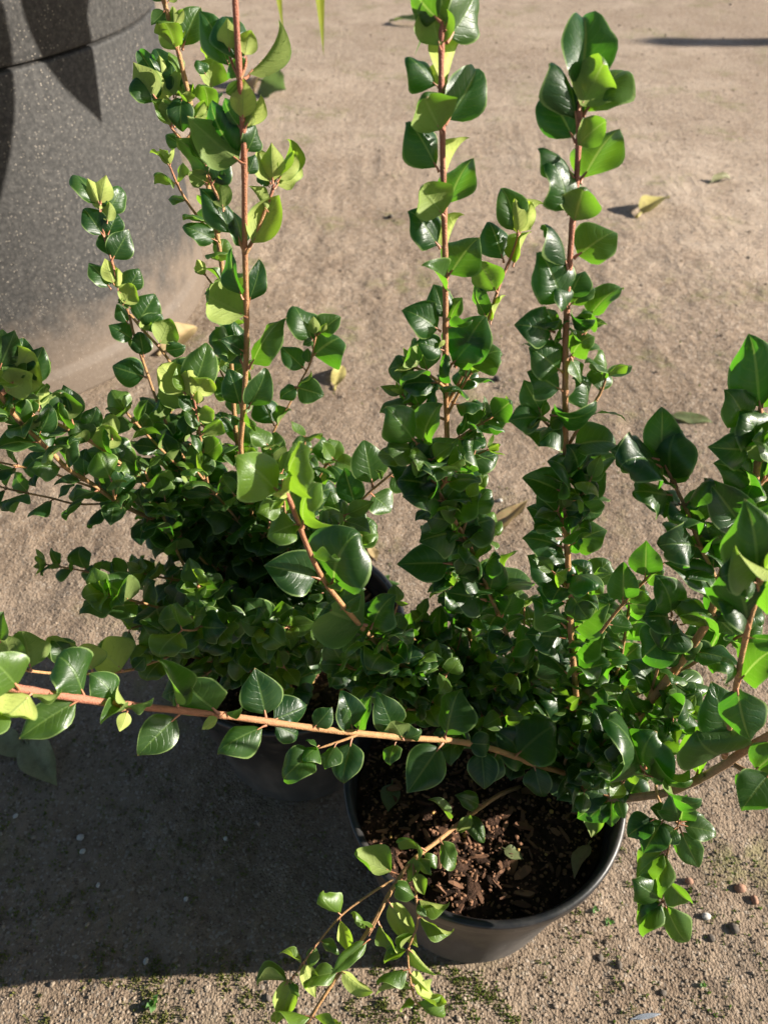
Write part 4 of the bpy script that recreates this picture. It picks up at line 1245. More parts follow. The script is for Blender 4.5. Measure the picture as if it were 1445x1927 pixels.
R3 = br('R', [(420, 1000, .625), (345, 860, .59), (304, 775, .575), (275, 695, .562), (253, 630, .552), (243, 590, .546), (228, 556, .54), (212, 495, .532), (197, 445, .526), (190, 395, .52), (189, 372, .518)], 2.2, .9, .4, .95, root=RR(500, 1220))
hero(R3, [
    (190, 388, 145, 338, 15, 0, 'm', .05, .75), (188, 385, 165, 336, 170, 10, 'y', .7, 1.2), (192, 382, 178, 350, 180, 10, 'y', .55), (190, 385, 200, 330, 176, 5, 'y', .65, 1.1), (188, 398, 183, 352, 182, 20, 'f', .5), (203, 405, 225, 350, 10, -5, 'm', .04, .9), (205, 420, 206, 380, 178, 5, 'f', .35), (196, 446, 158, 393, 12, 5, 'm', 0, .95), (206, 440, 218, 400, 15, 0, 'm', .02),
    (210, 490, 243, 432, 5, 0, 'm', .03, 1.0), (208, 485, 196, 430, 10, 10, 'm', .02, 1.0), (213, 535, 198, 487, 176, 0, 'm', .5, .9), (205, 545, 168, 495, 15, 10, 'm', .05, .9), (222, 545, 222, 505, 178, 10, 'f', .55), (232, 575, 250, 535, 178, 10, 'm', .5, 1.1), (240, 550, 262, 505, 10, 0, 'm', .04, .95), (235, 560, 230, 575, 60, 0, 'f', .3), (248, 580, 222, 570, 20, 10, 'f', .1), (240, 610, 220, 572, 10, 0, 'm', .03, .8), (262, 608, 292, 552, 8, 0, 'm', .03, 1.1), (272, 620, 305, 590, 10, 0, 'm', .05),
    (252, 640, 205, 612, 10, 10, 'm', .0, 1.0), (255, 660, 240, 635, 20, 10, 'y', .2), (272, 670, 262, 625, 5, 0, 'm', 0, 1.1), (275, 710, 212, 690, 8, 0, 'm', 0, 1.0),
])
dress(R3, .12, .62, .0165, .0235, .0225, .3, 0, .05, twigs=.25)
t_ = br('R', [(246, 592, .546), (274, 626, .55), (302, 656, .555), (330, 700, .565), (365, 790, .58), (400, 900, .60)], 1.2, 1.2, .7, .5)
hero(t_, [(280, 625, 268, 600, 178, 10, 'c', .35), (300, 650, 320, 600, 182, 5, 'c', .2, 1.1), (310, 660, 350, 650, 10, 0, 'm', 0, 1.0), (330, 700, 375, 680, 10, 0, 'm', 0)])
dress(t_, .45, .95, .016, .019, .02, None, 0, .03, twigs=.3)

# bright young shoot in the middle
t_ = br('R', [(400, 960, .57), (383, 860, .54), (373, 790, .52), (364, 745, .51)], 1.3, .9, .5, .98)
hero(t_, [(345, 740, 305, 690, 178, 10, 'm', .5, 1.1), (352, 735, 335, 685, 5, 0, 'o', .6, 1.1), (362, 740, 388, 645, 10, -5, 'm', .15, .8), (365, 742, 390, 715, 178, 10, 'm', .55, 1.2), (360, 750, 352, 700, 175, 10, 'f', .5), (350, 770, 310, 705, 178, 0, 'm', .25, .9), (365, 772, 335, 745, 10, 10, 'm', .1, 1.0), (370, 780, 402, 778, 178, 20, 'm', .4, 1.1), (375, 760, 372, 735, 175, 0, 'y', .7), (385, 800, 345, 770, 10, 10, 'm', .15), (378, 820, 410, 790, 178, 0, 'f', .3), (385, 850, 360, 820, 20, 0, 'm', .1), (385, 860, 412, 835, 170, 0, 'c', .2)])

# limbs reaching out to the left
R4 = br('R', [(440, 1090, .62), (380, 1020, .59), (311, 982, .57), (274, 971, .555), (224, 946, .535), (174, 911, .515), (130, 884, .50), (100, 854, .485), (67, 822, .47), (32, 787, .455), (2, 744, .44), (-30, 700, .43)], 2.4, 1.7, .32, .55, root=RR(510, 1215))
hero(R4, [(8, 735, 58, 662, 180, 5, 'm', .55, 1.05), (10, 740, 62, 705, 176, 5, 'm', .5), (5, 690, 28, 622, 10, 0, 'm', .05, .9), (55, 715, 82, 652, 10, -5, 'm', .08, .9), (40, 700, 45, 635, 10, -15, 'm', .03), (-10, 700, 5, 620, 10, 0, 'o', .1), (75, 818, 90, 760, 20, 0, 'm', .02), (50, 835, 15, 800, 10, 0, 'm', .02), (20, 790, -20, 770, 30, 0, 'm', .1)])
dress(R4, .15, .95, .0185, .0235, .0225, .9, 0, .08, twigs=.07)
R5 = br('R', [(450, 1050, .61), (400, 975, .575), (349, 930, .555), (287, 906, .535), (249, 889, .525), (199, 850, .51), (150, 819, .497), (100, 792, .485), (62, 764, .475), (15, 737, .465), (-20, 715, .46)], 1.9, 1.1, .35, .7, root=RR(515, 1205))
hero(R5, [(122, 798, 115, 742, 182, 10, 'c', .15, 1.1), (140, 795, 120, 725, 10, 0, 'm', 0), (195, 848, 205, 802, 180, 10, 'm', .4, 1.2), (215, 820, 212, 780, 178, 10, 'f', .3), (75, 765, 70, 720, 175, 0, 'f', .45), (60, 755, 25, 740, 20, 0, 'f', .15), (165, 805, 182, 765, 10, 0, 'm', .08, 1.0), (175, 830, 140, 792, -10, 0, 'm', .15, .8), (75, 815, 95, 785, 15, 0, 'm', .05)])
dress(R5, .12, .95, .018, .0225, .0215, .3, 0, .1, twigs=.13)
for pts in ([(300, 940, .56), (160, 949, .55), (92, 936, .54), (12, 919, .53), (-30, 905, .525)], [(210, 930, .545), (140, 905, .53), (92, 889, .52), (5, 871, .505), (-30, 860, .50)]):
    t_ = br('R', pts, 1.1, .8, .5, .6)
    dress(t_, .30, .98, .019, .021, .020, 1.2, 0, .03)
t_ = br('R', [(400, 1130, .64), (300, 1085, .62), (205, 1082, .60), (135, 1070, .59), (85, 1062, .58)], 1.3, .8, .45, .7, root=RR(500, 1240))
dress(t_, .35, .97, .0135, .0185, .017, None, .02, .1)
tuft(t_, .014, .3, 2, (60, 35))
t_ = br('R', [(400, 1185, .60), (331, 1228, .56), (286, 1247, .54), (239, 1262, .52), (182, 1267, .50), (120, 1268, .485), (55, 1262, .47), (0, 1245, .46), (-30, 1235, .455)], 1.6, 1.1, .5, .75, root=RR(480, 1215))
hero(t_, [(232, 1262, 192, 1225, 178, 10, 'c', .5, 1.2), (175, 1262, 155, 1215, 180, 10, 'c', .5, 1.2), (130, 1250, 95, 1200, 150, 10, 'm', .25, .9), (60, 1262, 40, 1190, 170, 0, 'm', .12, 1.1), (25, 1255, 5, 1195, 175, 0, 'm', .15, 1.1), (130, 1240, 97, 1202, 20, 0, 'm', .1), (250, 1262, 275, 1235, 10, 0, 'm', .1, 1.1), (5, 1200, 8, 1150, -20, 0, 'f', .2)])
dress(t_, .30, .6, .015, .0195, .018, None, .05, .2, kinds='mccf')

# slim shoots on its right side
t_ = br('R', [(500, 1000, .63), (492, 900, .61), (512, 820, .595), (544, 762, .585), (564, 721, .578), (584, 683, .57), (592, 645, .565), (596, 625, .562)], 1.3, .8, .5, .85, root=RR(555, 1225))
hero(t_, [(590, 645, 554, 580, 12, 0, 'm', .08, .9), (600, 630, 642, 596, -15, 0, 'm', .12, .8), (592, 630, 590, 595, 170, 10, 'y', .3, 1.1), (605, 628, 615, 608, 170, 0, 'y', .5), (590, 640, 570, 650, 20, 10, 'm', .1), (588, 670, 636, 642, -10, 0, 'c', .08, 1.2), (574, 695, 528, 652, 8, 0, 'm', 0, .9), (580, 685, 578, 655, 10, 0, 'm', 0), (555, 728, 610, 745, 5, 0, 'o', .03, 1.2), (562, 728, 527, 752, 20, 10, 'm', 0, .9), (562, 720, 585, 697, 70, 0, 'f', .4), (520, 800, 550, 772, -20, 0, 'f', .12), (515, 800, 485, 745, 10, 0, 'm', 0, 1.0)])
dress(t_, .25, .6, .016, .020, .020, None, 0, .03, twigs=.3)
t_ = br('R', [(600, 1020, .585), (644, 972, .565), (669, 952, .555), (700, 922, .545), (739, 890, .535), (765, 868, .53)], 1.4, 1.0, .55, .75, root=RR(580, 1230))
hero(t_, [(700, 915, 685, 828, 5, 0, 'o', .05, 1.0), (670, 955, 648, 880, 5, 0, 'o', 0, .95), (700, 930, 735, 965, -15, 0, 'm', .12, 1.2), (718, 905, 705, 885, 60, 10, 'f', .3), (735, 895, 770, 920, -10, -10, 'm', .08), (660, 960, 690, 990, 10, 0, 'm', .05), (640, 975, 622, 925, 5, 0, 'm', .08), (640, 980, 668, 1010, 60, 0, 'c', .2)])

# dense inner shoots
ends = []
while len(ends) < 52:
    ex, ey = rng.uniform(165, 690), rng.uniform(690, 1310)
    # outline of the bush as the photograph shows it
    lim_l = np.interp(ey, [690, 800, 900, 1000, 1100, 1200, 1310], [330, 180, 200, 190, 170, 195, 330])
    lim_r = np.interp(ey, [690, 800, 900, 1000, 1100, 1200, 1310], [420, 560, 660, 710, 725, 700, 660])
    if not lim_l < ex < lim_r:
        continue
    ez = np.interp(ey, [690, 900, 1100, 1310], [.60, .56, .56, .575]) + rng.uniform(-.055, .055)
    if any((ex - a) ** 2 + (ey - b_) ** 2 < 34 ** 2 for a, b_, c_ in ends):
        continue
    ends.append((ex, ey, ez))
for ex, ey, ez in ends:
    r_ = RR(540 + rng.uniform(-60, 60), 1240 + rng.uniform(-40, 40))
    e_ = W(ex, ey, ez)
    if e_.z < .20:
        e_.z = .20 + rng.random() * .02
    m_ = r_.lerp(e_, .5) + Vector((rng.uniform(-.02, .02), rng.uniform(-.02, .02), rng.uniform(0.0, .03)))
    b = Branch('R', [r_, m_, e_], .0014, .0008, .35, .8)
    q = max(.3, 1 - .085 / b.L)
    dress(b, q, .97, .0165, .0265, .0225, None, 0, .16, kinds='mmmmccoo', twigs=.03)
    tuft(b, .019, .30, 1 + (rng.random() < .3), (62, 38))

# ------------------------------------------------------------------ put the shrubs together
PLANT = {
    'F': empty('evergreen_shrub', tuple(FR(1010, 1420))),
    'R': empty('evergreen_shrub', tuple(RR(540, 1240))),
}
tag(PLANT['F'], 'glossy-leaved shrub with tall bare-tipped stems and a branch drooping over its pot', 'shrub')
tag(PLANT['R'], 'dense bushy glossy-leaved shrub with pale young tips standing beside the large tub', 'shrub')
bobj = []
for b in BR:
    root = PLANT[b.plant]
    o = link(b.name, b.build(), [M_BARK], root)
    o.matrix_parent_inverse = Matrix.Translation(-root.location)
    bobj.append(o)

# which leaves show: rays from the camera to a few points of every leaf
proto_np = {}
for k in LEAF:
    for me in LEAF[k]:
        v = np.empty(len(me.vertices) * 3, np.float32); me.vertices.foreach_get('co', v)
        q = np.empty(len(me.loops), np.int32); me.loops.foreach_get('vertex_index', q)
        u = np.empty(len(me.loops) * 2, np.float32); me.uv_layers[0].data.foreach_get('uv', u)
        mi = np.empty(len(me.polygons), np.int32); me.polygons.foreach_get('material_index', mi)
        proto_np[me.name] = (v.reshape(-1, 3), q.reshape(-1, 4), u.reshape(-1, 2), mi)
allV, allQ, owner, off = [], [], [], 0
world_v = []
for i, (pl, bi, m, me, y, ti) in enumerate(LEAVES):
    v, q, u, mi = proto_np[me.name]
    M = np.array(m)
    X = v @ M[:3, :3].T + M[:3, 3]
    world_v.append(X)
    allV.append(X); allQ.append(q + off); owner.append(np.full(len(q), i)); off += len(v)
owner = np.concatenate(owner)
bvh = BVHTree.FromPolygons(np.concatenate(allV).tolist(), np.concatenate(allQ).tolist())
score = np.zeros(len(LEAVES))
for i, X in enumerate(world_v):
    n = len(X) - 18
    pts = X[:n:9][:14].tolist() + X[4:n:9].tolist() + X[6:n:9].tolist() + X[2:n:9].tolist()
    seen = 0
    for p in pts:
        P = Vector(p)
        x, y, z = project(P)
        if not (0 <= x < 1445 and 0 <= y < 1927):
            continue
        d = P - CAM
        hit = bvh.ray_cast(CAM, d.normalized(), d.length - 0.0004)
        if hit[2] is None or owner[hit[2]] == i:
            seen += 1
    zc = project(X[n // 2])[2]
    size = LEAVES[i][2].to_scale()[1] / zc
    score[i] = seen / len(pts) * size * size
print('leaves', len(LEAVES), 'F', sum(l[0] == 'F' for l in LEAVES), 'R', sum(l[0] == 'R' for l in LEAVES), 'seen', int((score > 0).sum()))
single = set()
for pl in 'FR':
    idx = [i for i in range(len(LEAVES)) if LEAVES[i][0] == pl]
    idx.sort(key=lambda i: -score[i])
    single |= set(idx[:300])
for i in sorted(single):
    pl, bi, m, me, y, ti = LEAVES[i]
    o = link('leaf', me, parent=bobj[bi])
    o.matrix_parent_inverse = Matrix.Translation(-PLANT[pl].location)
    o.matrix_world = m
    o.matrix_basis = m
    o.matrix_parent_inverse = Matrix.Identity(4)
    o.color = (y, ti, 0, 1)
for pl in 'FR':
    rest = [i for i in range(len(LEAVES)) if LEAVES[i][0] == pl and i not in single]
    if not rest:
        continue
    Vs, Qs, Us, Ms, Y, T, off = [], [], [], [], [], [], 0
    for i in rest:
        v, q, u, mi = proto_np[LEAVES[i][3].name]
        Vs.append(world_v[i]); Qs.append(q + off); Us.append(u); Ms.append(mi)
        Y.append(np.full(len(v), LEAVES[i][4])); T.append(np.full(len(v), LEAVES[i][5])); off += len(v)
    me = mesh_np('leaves', np.concatenate(Vs), np.concatenate(Qs))
    uvl = me.uv_layers.new(name='UVMap')
    uvl.data.foreach_set('uv', np.concatenate(Us).ravel())
    for nm, A in (('youth', Y), ('tint', T)):
        a = me.attributes.new(nm, 'FLOAT', 'POINT')
        a.data.foreach_set('value', np.concatenate(A).astype(np.float32))
    me.materials.append(M_LEAF); me.materials.append(M_PET)
    me.polygons.foreach_set('material_index', np.concatenate(Ms))
    o = link('leaves', me, parent=PLANT[pl])
    o.matrix_parent_inverse = Matrix.Translation(-PLANT[pl].location)
    o.color = (0, 0, 0, 1)
    tag(o, kind='stuff')

# ------------------------------------------------------------------ fallen leaves and other small things on the soil
M_DRYG = plain('fallen_leaf_green', (0.10, 0.14, 0.055), (0.20, 0.22, 0.10), 40, .55, transl=(.15, .25, .05))
M_DRYY = plain('fallen_leaf_yellow', (0.36, 0.33, 0.10), (0.50, 0.42, 0.16), 40, .6, transl=(.4, .35, .1))
M_DRYB = plain('fallen_leaf_tan', (0.42, 0.27, 0.14), (0.34, 0.30, 0.14), 30, .65, transl=(.35, .25, .1))
M_GREY = plain('fallen_leaf_grey_green', (0.25, 0.26, 0.12), (0.34, 0.31, 0.16), 50, .5, transl=(.12, .16, .06))


for m_ in (M_DRYG, M_DRYY, M_DRYB, M_GREY):
    nt_ = m_.node_tree
    pb = [n for n in nt_.nodes if n.type == 'BSDF_PRINCIPLED'][0]
    src = pb.inputs['Base Color'].links[0].from_socket
    tc_ = nt_.nodes.new('ShaderNodeTexCoord'); nz_ = nt_.nodes.new('ShaderNodeTexNoise'); mr_ = nt_.nodes.new('ShaderNodeMapRange'); mx_ = nt_.nodes.new('ShaderNodeMix')
    nz_.inputs['Scale'].default_value = 9; nz_.inputs['Detail'].default_value = 5
    mr_.inputs[1].default_value = .48; mr_.inputs[2].default_value = .66; mr_.inputs[4].default_value = .4
    mx_.data_type = 'RGBA'; mx_.inputs[7].default_value = (0.13, 0.085, 0.04, 1)
    nt_.links.new(tc_.outputs['Object'], nz_.inputs['Vector']); nt_.links.new(nz_.outputs[0], mr_.inputs[0]); nt_.links.new(mr_.outputs[0], mx_.inputs[0])
    nt_.links.new(src, mx_.inputs[6]); nt_.links.new(mx_.outputs[2], pb.inputs['Base Color'])


def dead_leaf(name, width, curl, fold, seed, mat, nv=13):
    me = leaf_proto(name, width, curl, fold, .05, .06, random.Random(seed).uniform(-40, 40), 15, seed, pet=.12)
    me.materials.clear(); me.materials.append(mat); me.materials.append(mat)
    return me


def fallen(bx, by, tx, ty, width, mat, label, curl=20, fold=15, h=0.0, lift=0.004, roll=0, seed=1, cat='fallen leaf'):
    a, b = G(bx, by, h), G(tx, ty, h)
    me = dead_leaf('fallen_leaf', width, curl, fold, seed, mat)
    o = link('fallen_leaf', me)
    d = b - a
    n = Quaternion(d.normalized(), math.radians(roll)) @ UP
    gz = (lambda p: float(ground_z(p.x, p.y))) if h == 0 else (lambda p: h)
    a.z = gz(a) + lift
    o.matrix_world = leaf_matrix(a, d, n, d.length)
    # settle: lowest vertex just touches
    lo = min((o.matrix_world @ v.co).z - gz(o.matrix_world @ v.co) for v in me.vertices)
    o.location.z -= lo + 0.0008
    tag(o, label, cat, 'fallen leaves')
    return o


fallen(1198, 412, 1256, 380, .42, M_DRYY, 'curled pale yellow fallen leaf alone on the bare soil', 35, 22, roll=8, seed=2)
fallen(1335, 342, 1375, 335, .5, M_GREY, 'tiny pale folded leaf lying beyond the yellow fallen leaf', 30, 35, seed=3)
fallen(735, 42, 800, 52, .34, M_DRYG, 'narrow dark green fallen leaf behind the tall stem', 35, 25, seed=4)
fallen(490, 170, 540, 190, .75, M_DRYG, 'broad green cupped fallen leaf standing on edge by the tub', -40, 25, roll=50, seed=5)
fallen(478, 175, 500, 145, .6, M_DRYB, 'small tan leaf leaning on the green cupped leaf', 20, 25, roll=-30, seed=6)
fallen(630, 738, 646, 694, .36, M_DRYY, 'yellow-green fallen leaf with an orange tip behind the shrubs', 25, 20, seed=7)
fallen(1255, 782, 1340, 795, .36, M_DRYG, 'long flat green fallen leaf behind the woody branches', 10, 12, seed=8)
fallen(895, 1022, 994, 945, .34, M_DRYB, 'long tan fallen leaf fading to green between the two tall stems', -30, 22, roll=-25, seed=9)
fallen(45, 1385, 108, 1478, .50, M_GREY, 'dull grey-green fallen leaf lying in the pot shadow', 20, 18, roll=10, seed=10)
fallen(-25, 1372, 52, 1425, .46, M_GREY, 'grey-green leaf tucked under the one in the pot shadow', 20, 10, seed=11)
fallen(300, 668, 372, 618, .5, M_DRYB, 'orange-brown fallen leaf at the foot of the tub', 30, 25, roll=20, seed=12)
fallen(148, 742, 150, 712, .6, M_DRYG, 'small green leaf scrap by the foot of the tub', 10, 20, seed=13)
fallen(708, 1050, 694, 1020, .5, M_DRYB, 'small orange leaf scrap behind the rear pot', 20, 20, seed=14)
fallen(1235, 1742, 1245, 1712, .55, M_DRYG, 'tiny bright leaf scrap under the hanging sprig', 10, 20, seed=25)
fallen(945, 1596, 985, 1618, .68, M_DRYG, 'single dull green leaf lying on the bark mix', 12, 10, h=SOIL_H + .002, seed=15, cat='leaf')
fallen(1110, 1585, 1080, 1655, .42, M_DRYB, 'withered brown leaf against the inside of the pot', 30, 25, h=SOIL_H + .002, roll=30, seed=16, cat='leaf')
fallen(738, 1470, 730, 1528, .62, M_DRYG, 'dark green leaf lying on the bark chips', 12, 10, h=SOIL_H + .002, seed=17, cat='leaf')

M_SLIV = plain('grey_bark_sliver', (0.12, 0.14, 0.17), (0.22, 0.24, 0.27), 60, .6)
fallen(1188, 1916, 1246, 1906, .16, M_SLIV, 'thin blue-grey sliver lying on the gritty soil', 15, 20, seed=31, cat='scrap')
M_PEB = stone_material('pale_pebble', (0.50, 0.47, 0.43), (0.66, 0.64, 0.60), 500)
M_RED = stone_material('reddish_pebble', (0.32, 0.17, 0.11), (0.42, 0.25, 0.17), 500)
M_DRK = stone_material('dark_pebble', (0.10, 0.085, 0.07), (0.17, 0.14, 0.11), 500)


def pebble(px, py, size, mat, label, seed, group=None):
    p = G(px, py)
    v, f = rock_proto(seed, 2)
    me = mesh_np('pebble', v, f)
    o = link('pebble', me, [mat])
    o.location = (p.x, p.y, float(ground_z(p.x, p.y)) + size * .32)
    o.scale = (size, size, size)
    o.rotation_euler = (rng.uniform(-.3, .3), rng.uniform(-.3, .3), rng.random() * 6)
    tag(o, label, 'pebble', group)


pebble(1330, 1722, .0042, M_PEB, 'bright white pebble on the sunlit soil beside the front pot', 201)
pebble(1395, 1668, .0052, M_RED, 'larger reddish stone on the sunlit soil', 202)
pebble(1422, 1690, .0042, M_RED, 'smaller reddish stone beside the larger one', 203)
pebble(1298, 1655, .0036, M_RED, 'dull brown stone near the hanging sprig', 204)
pebble(940, 942, .004, M_PEB, 'white pebble on the lit soil by the long tan leaf', 209)
for q, (x, y, s) in enumerate(((150, 1572, .0034), (275, 1808, .003), (30, 1535, .0026), (155, 1600, .003), (425, 1578, .0022), (185, 1665, .0024), (350, 1690, .0022))):
    pebble(x, y, s, M_PEB, 'pale pebble on the soil in the pot shadow', 210 + q, 'pale pebbles')
for q, (x, y, s) in enumerate(((1340, 1762, .0036), (1165, 1815, .0034), (1250, 1865, .0032), (1130, 1800, .003), (1382, 1745, .0045))):
    pebble(x, y, s, M_DRK, 'dark clod on the sunlit gritty soil beside the front pot', 230 + q, 'dark clods')

pebble(935, 715, .007, M_DRK, 'dark clod on the soil between the two tall stems', 241)
pebble(735, 410, .008, M_DRK, 'lone dark clod on the open far soil', 242)
pebble(505, 1880, .0034, M_DRK, 'dark clod in the mossy soil under the drooping branch', 243)

# ------------------------------------------------------------------ moss and tiny seedlings
M_MOSS = plain('moss', (0.12, 0.12, 0.03), (0.21, 0.20, 0.06), 300, .9, transl=(.1, .2, .02))


def moss(n, box, seed):
    r = np.random.default_rng(seed)
    Vs, Q = [], []
    k = 0
    tries = 0
    while k < n and tries < n * 8:
        tries += 1
        px, py = r.uniform(*box[0]), r.uniform(*box[1])
        p = G(px, py)
        if vnoise(np.array([p.x]), np.array([p.y]), 0.028, 33)[0] + vnoise(np.array([p.x]), np.array([p.y]), .009, 34)[0] * .9 + r.normal(0, .16) < .2:
            continue
        if any(math.hypot(p.x - c[0], p.y - c[1]) < .086 for c in POTS):
            continue
        z = float(ground_z(p.x, p.y)) - .0004
        for j in range(4):
            a = r.random() * 6.28
            h, w, l = .0012 + .0018 * r.random(), .0005 + .0004 * r.random(), .0015 * r.random()
            dx, dy = math.cos(a), math.sin(a)
            ox, oy = r.normal(0, .0008), r.normal(0, .0008)
            b0 = np.array([p.x + ox, p.y + oy, z])
            Vs += [b0 + np.array([-dy * w, dx * w, 0]), b0 + np.array([dy * w, -dx * w, 0]), b0 + np.array([dx * l + dy * w * .4, dy * l - dx * w * .4, h]), b0 + np.array([dx * l - dy * w * .4, dy * l + dx * w * .4, h])]
            q = len(Vs)
            Q.append((q - 4, q - 3, q - 2, q - 1))
        k += 1
    return np.array(Vs), np.array(Q)


A = moss(1000, ((-40, 980), (1790, 1950)), 5)
B = moss(260, ((850, 1460), (1560, 1940)), 6)
C = moss(300, ((430, 1445), (560, 1300)), 7)
D = moss(600, ((-40, 640), (1350, 1800)), 8)
Vm = np.concatenate([A[0], B[0], C[0], D[0]])
o1, o2, o3 = len(A[0]), len(A[0]) + len(B[0]), len(A[0]) + len(B[0]) + len(C[0])
Qm = np.concatenate([A[1], B[1] + o1, C[1] + o2, D[1] + o3])
tag(link('moss', mesh_np('moss', Vm, Qm), [M_MOSS]), 'thin patches of green moss on the damp soil', 'moss', kind='stuff')

M_WEED = plain('weed_leaf', (0.06, 0.15, 0.04), (0.12, 0.22, 0.07), 60, .5, transl=(.15, .35, .05))
ME_WEED = [leaf_proto('weed_leaf', .62, 30 + 12 * i, 14, .05, .10, 15 * i, 20, 300 + i, pet=.3) for i in range(4)]
for me in ME_WEED:
    me.materials.clear(); me.materials.append(M_WEED); me.materials.append(M_WEED)


def weed(px, py, n, L, label, seed):
    r = random.Random(seed)
    p = G(px, py)
    root = empty('weed', (p.x, p.y, float(ground_z(p.x, p.y)) - .001))
    tag(root, label, 'weed')
    a0 = r.random() * 6.28
    for i in range(n):
        a = a0 + i * 2.4
        el = math.radians(r.uniform(18, 60))
        d = Vector((math.cos(a) * math.cos(el), math.sin(a) * math.cos(el), math.sin(el)))
        nn = Vector((-math.cos(a) * math.sin(el), -math.sin(a) * math.sin(el), math.cos(el)))
        o = link('leaf', ME_WEED[i % 4], parent=root)
        o.matrix_basis = leaf_matrix(Vector((0, 0, 0)), d, nn, L * r.uniform(.7, 1.15))


weed(712, 1120, 7, .034, 'pale green weed rosette on the soil right behind the rear pot', 1)
weed(1150, 1190, 9, .040, 'pale green weed growing on the soil behind the front pot', 2)
weed(1120, 1712, 4, .006, 'tiny seedling on the sunlit soil beside the front pot rim', 3)
weed(1145, 1735, 4, .006, 'second tiny seedling a finger away from the pot', 4)
weed(290, 1890, 5, .009, 'small bright seedling in the mossy soil', 5)
weed(1325, 1850, 4, .006, 'tiny seedling on open soil under the woody branches', 6)

# ------------------------------------------------------------------ the tree whose hanging leaves shade the tub
def on_tub(px, py):
    d = FWD + Vector((1, 0, 0)) * ((px - CX) / F) - UPV * ((py - CY) / F)
    ox, oy = -TUB[0], -TUB[1]
    a = d.x * d.x + d.y * d.y
    b = 2 * (ox * d.x + oy * d.y)
    c = ox * ox + oy * oy - TR * TR
    s = (-b - math.sqrt(max(0, b * b - 4 * a * c))) / (2 * a)
    return CAM + d * s


M_BIG = plain('hanging_leaf', (0.03, 0.08, 0.015), (0.06, 0.13, 0.03), 20, .45, transl=(.1, .3, .02))
M_TRUNK = plain('tree_bark', (0.10, 0.075, 0.055), (0.23, 0.18, 0.135), 24, .9, bump=.9, stretch=(3, 3, .6))
tree = empty('tree', (1.9, -1.7, 0))
tag(tree, 'tree with two thin yellow-green leaf blades hanging into view above the soil', 'tree')


def tube(name, ctrl, r0, r1, mat, parent):
    b = Branch.__new__(Branch)
    b.p = catmull(ctrl, .04)
    b.len = [0.0]
    for p, q in zip(b.p, b.p[1:]):
        b.len.append(b.len[-1] + (q - p).length)
    b.L = b.len[-1]
    b.r0, b.r1, b.a0, b.a1, b.name, b.nodes = r0, r1, .2, .3, name, []
    o = link(name, b.build(), [mat], parent)
    o.matrix_parent_inverse = Matrix.Translation(-parent.location)
    return o


tube('trunk', [(1.9, -1.7, -.05), (1.88, -1.66, .7), (1.8, -1.55, 1.4), (1.5, -1.7, 2.4), (1.0, -1.9, 3.3)], .09, .03, M_TRUNK, tree)
tube('limb', [(1.8, -1.55, 1.4), (1.35, -.6, 1.55), (.85, .4, 1.42), (.42, 1.05, 1.12), (.2, 1.2, .98)], .025, .005, M_TRUNK, tree)
ME_BIG = [leaf_proto('hanging_leaf', .50, 8, 6, .03, .02, 6, 5, 400 + i, pet=.15) for i in range(3)]
ME_BLADE = leaf_proto('hanging_leaf', .075, 12, 10, .0, .0, 10, 5, 410, pet=.05)
M_BLADE = plain('blade_leaf', (0.16, 0.20, 0.02), (0.26, 0.28, 0.03), 20, .5, transl=(.35, .4, .03))
for me in ME_BIG:
    me.materials.clear(); me.materials.append(M_BIG); me.materials.append(M_BIG)
ME_BLADE.materials.clear(); ME_BLADE.materials.append(M_BLADE); ME_BLADE.materials.append(M_BLADE)
KS = .62
for q, (bx, by, tx, ty, wr) in enumerate(((18, -190, 199, 230, .62), (-62, -170, -20, 470, .40), (120, -300, 165, 60, .5))):
    a = on_tub(bx, by) + SUN_DIR * KS
    b = on_tub(tx, ty) + SUN_DIR * KS
    o = link('hanging_leaf', ME_BIG[q % 3], parent=tree)
    o.matrix_parent_inverse = Matrix.Translation(-tree.location)
    o.matrix_basis = leaf_matrix(a, b - a, SUN_DIR, (b - a).length, wr)
    tube('stalk', [a, a.lerp(Vector((.3, 1.13, 1.06)), .5) + Vector((0, 0, .03)), Vector((.3, 1.13, 1.06))], .002, .003, M_TRUNK, tree)
for bx, by, tx, ty, z in ((470, -420, 534, 66, 1.32), (575, -420, 609, 104, 1.32)):
    a, b = W(bx, by, z), W(tx, ty, z)
    o = link('hanging_leaf', ME_BLADE, parent=tree)
    o.matrix_parent_inverse = Matrix.Translation(-tree.location)
    o.matrix_basis = leaf_matrix(a, b - a, (CAM - a), (b - a).length, 1.0)

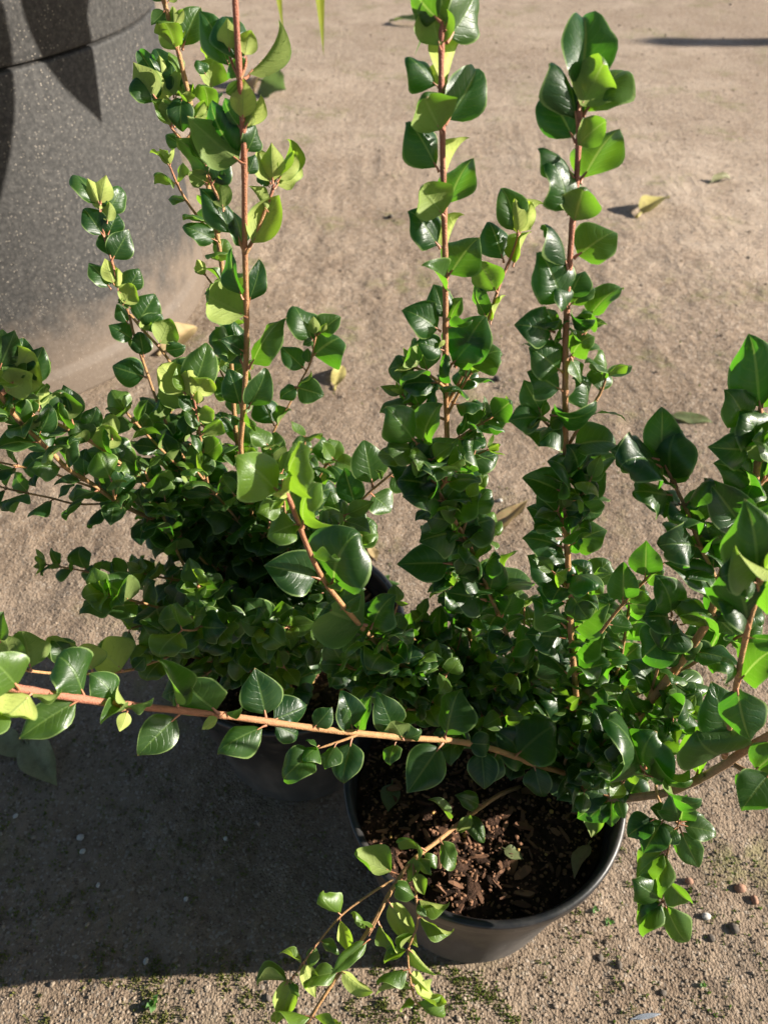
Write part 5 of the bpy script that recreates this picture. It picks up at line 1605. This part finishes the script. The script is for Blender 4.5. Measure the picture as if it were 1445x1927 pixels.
# leafy top, unseen behind the viewer, added to block sky light and darken shadows
nc = 11000
cr = np.random.default_rng(12)
cen = np.stack([cr.uniform(-2.6, 2.3, 26), cr.uniform(-3.2, -1.0, 26), cr.uniform(2.0, 4.2, 26)], -1)
cw = cr.integers(0, len(cen), nc)
u = cr.normal(size=(nc, 3)); u /= np.linalg.norm(u, axis=1)[:, None]
cp = cen[cw] + u * (cr.random(nc) ** .45 * .68)[:, None]
Vc, Qc = np.zeros((nc, 4, 3)), np.arange(nc * 4).reshape(nc, 4)
dd = cr.normal(size=(nc, 3)); dd[:, 2] -= .8; dd /= np.linalg.norm(dd, axis=1)[:, None]
sd = np.cross(dd, cr.normal(size=(nc, 3))); sd /= np.linalg.norm(sd, axis=1)[:, None]
Lc = (.15 + .10 * cr.random(nc))[:, None]
Vc[:, 0] = cp; Vc[:, 1] = cp + dd * Lc * .5 + sd * Lc * .22; Vc[:, 2] = cp + dd * Lc; Vc[:, 3] = cp + dd * Lc * .5 - sd * Lc * .22
o = link('sky_block_crown', mesh_np('sky_block_crown', Vc.reshape(-1, 3), Qc), [M_BIG], tree)
o.matrix_parent_inverse = Matrix.Translation(-tree.location)
for c_ in cen:
    tube('limb', [(1.78, -1.53, 1.7), Vector((1.78, -1.53, 1.7)).lerp(Vector(c_), .5) + Vector((0, 0, .08)), Vector(c_)], .02, .006, M_TRUNK, tree)

# timber post out of view on the right, its shadow lies across the far soil
pp = G(1330, 112)
post = empty('timber_post', (pp.x + 5.25, pp.y + .12, 0))
tag(post, 'timber post whose long shadow lies across the far soil', 'post')
M_POST = plain('weathered_timber', (0.16, 0.12, 0.085), (0.30, 0.24, 0.18), 12, .85, bump=.6, stretch=(6, 6, .5))
link('shaft', lathe('post_shaft', rounded([(.001, -.1), (.062, -.1), (.058, 2.18), (.001, 2.18)], .006), 24), [M_POST], post)
link('cap', lathe('post_cap', rounded([(.001, 2.1805), (.066, 2.1805), (.062, 2.22), (.001, 2.26)], .006), 24), [M_POST], post)
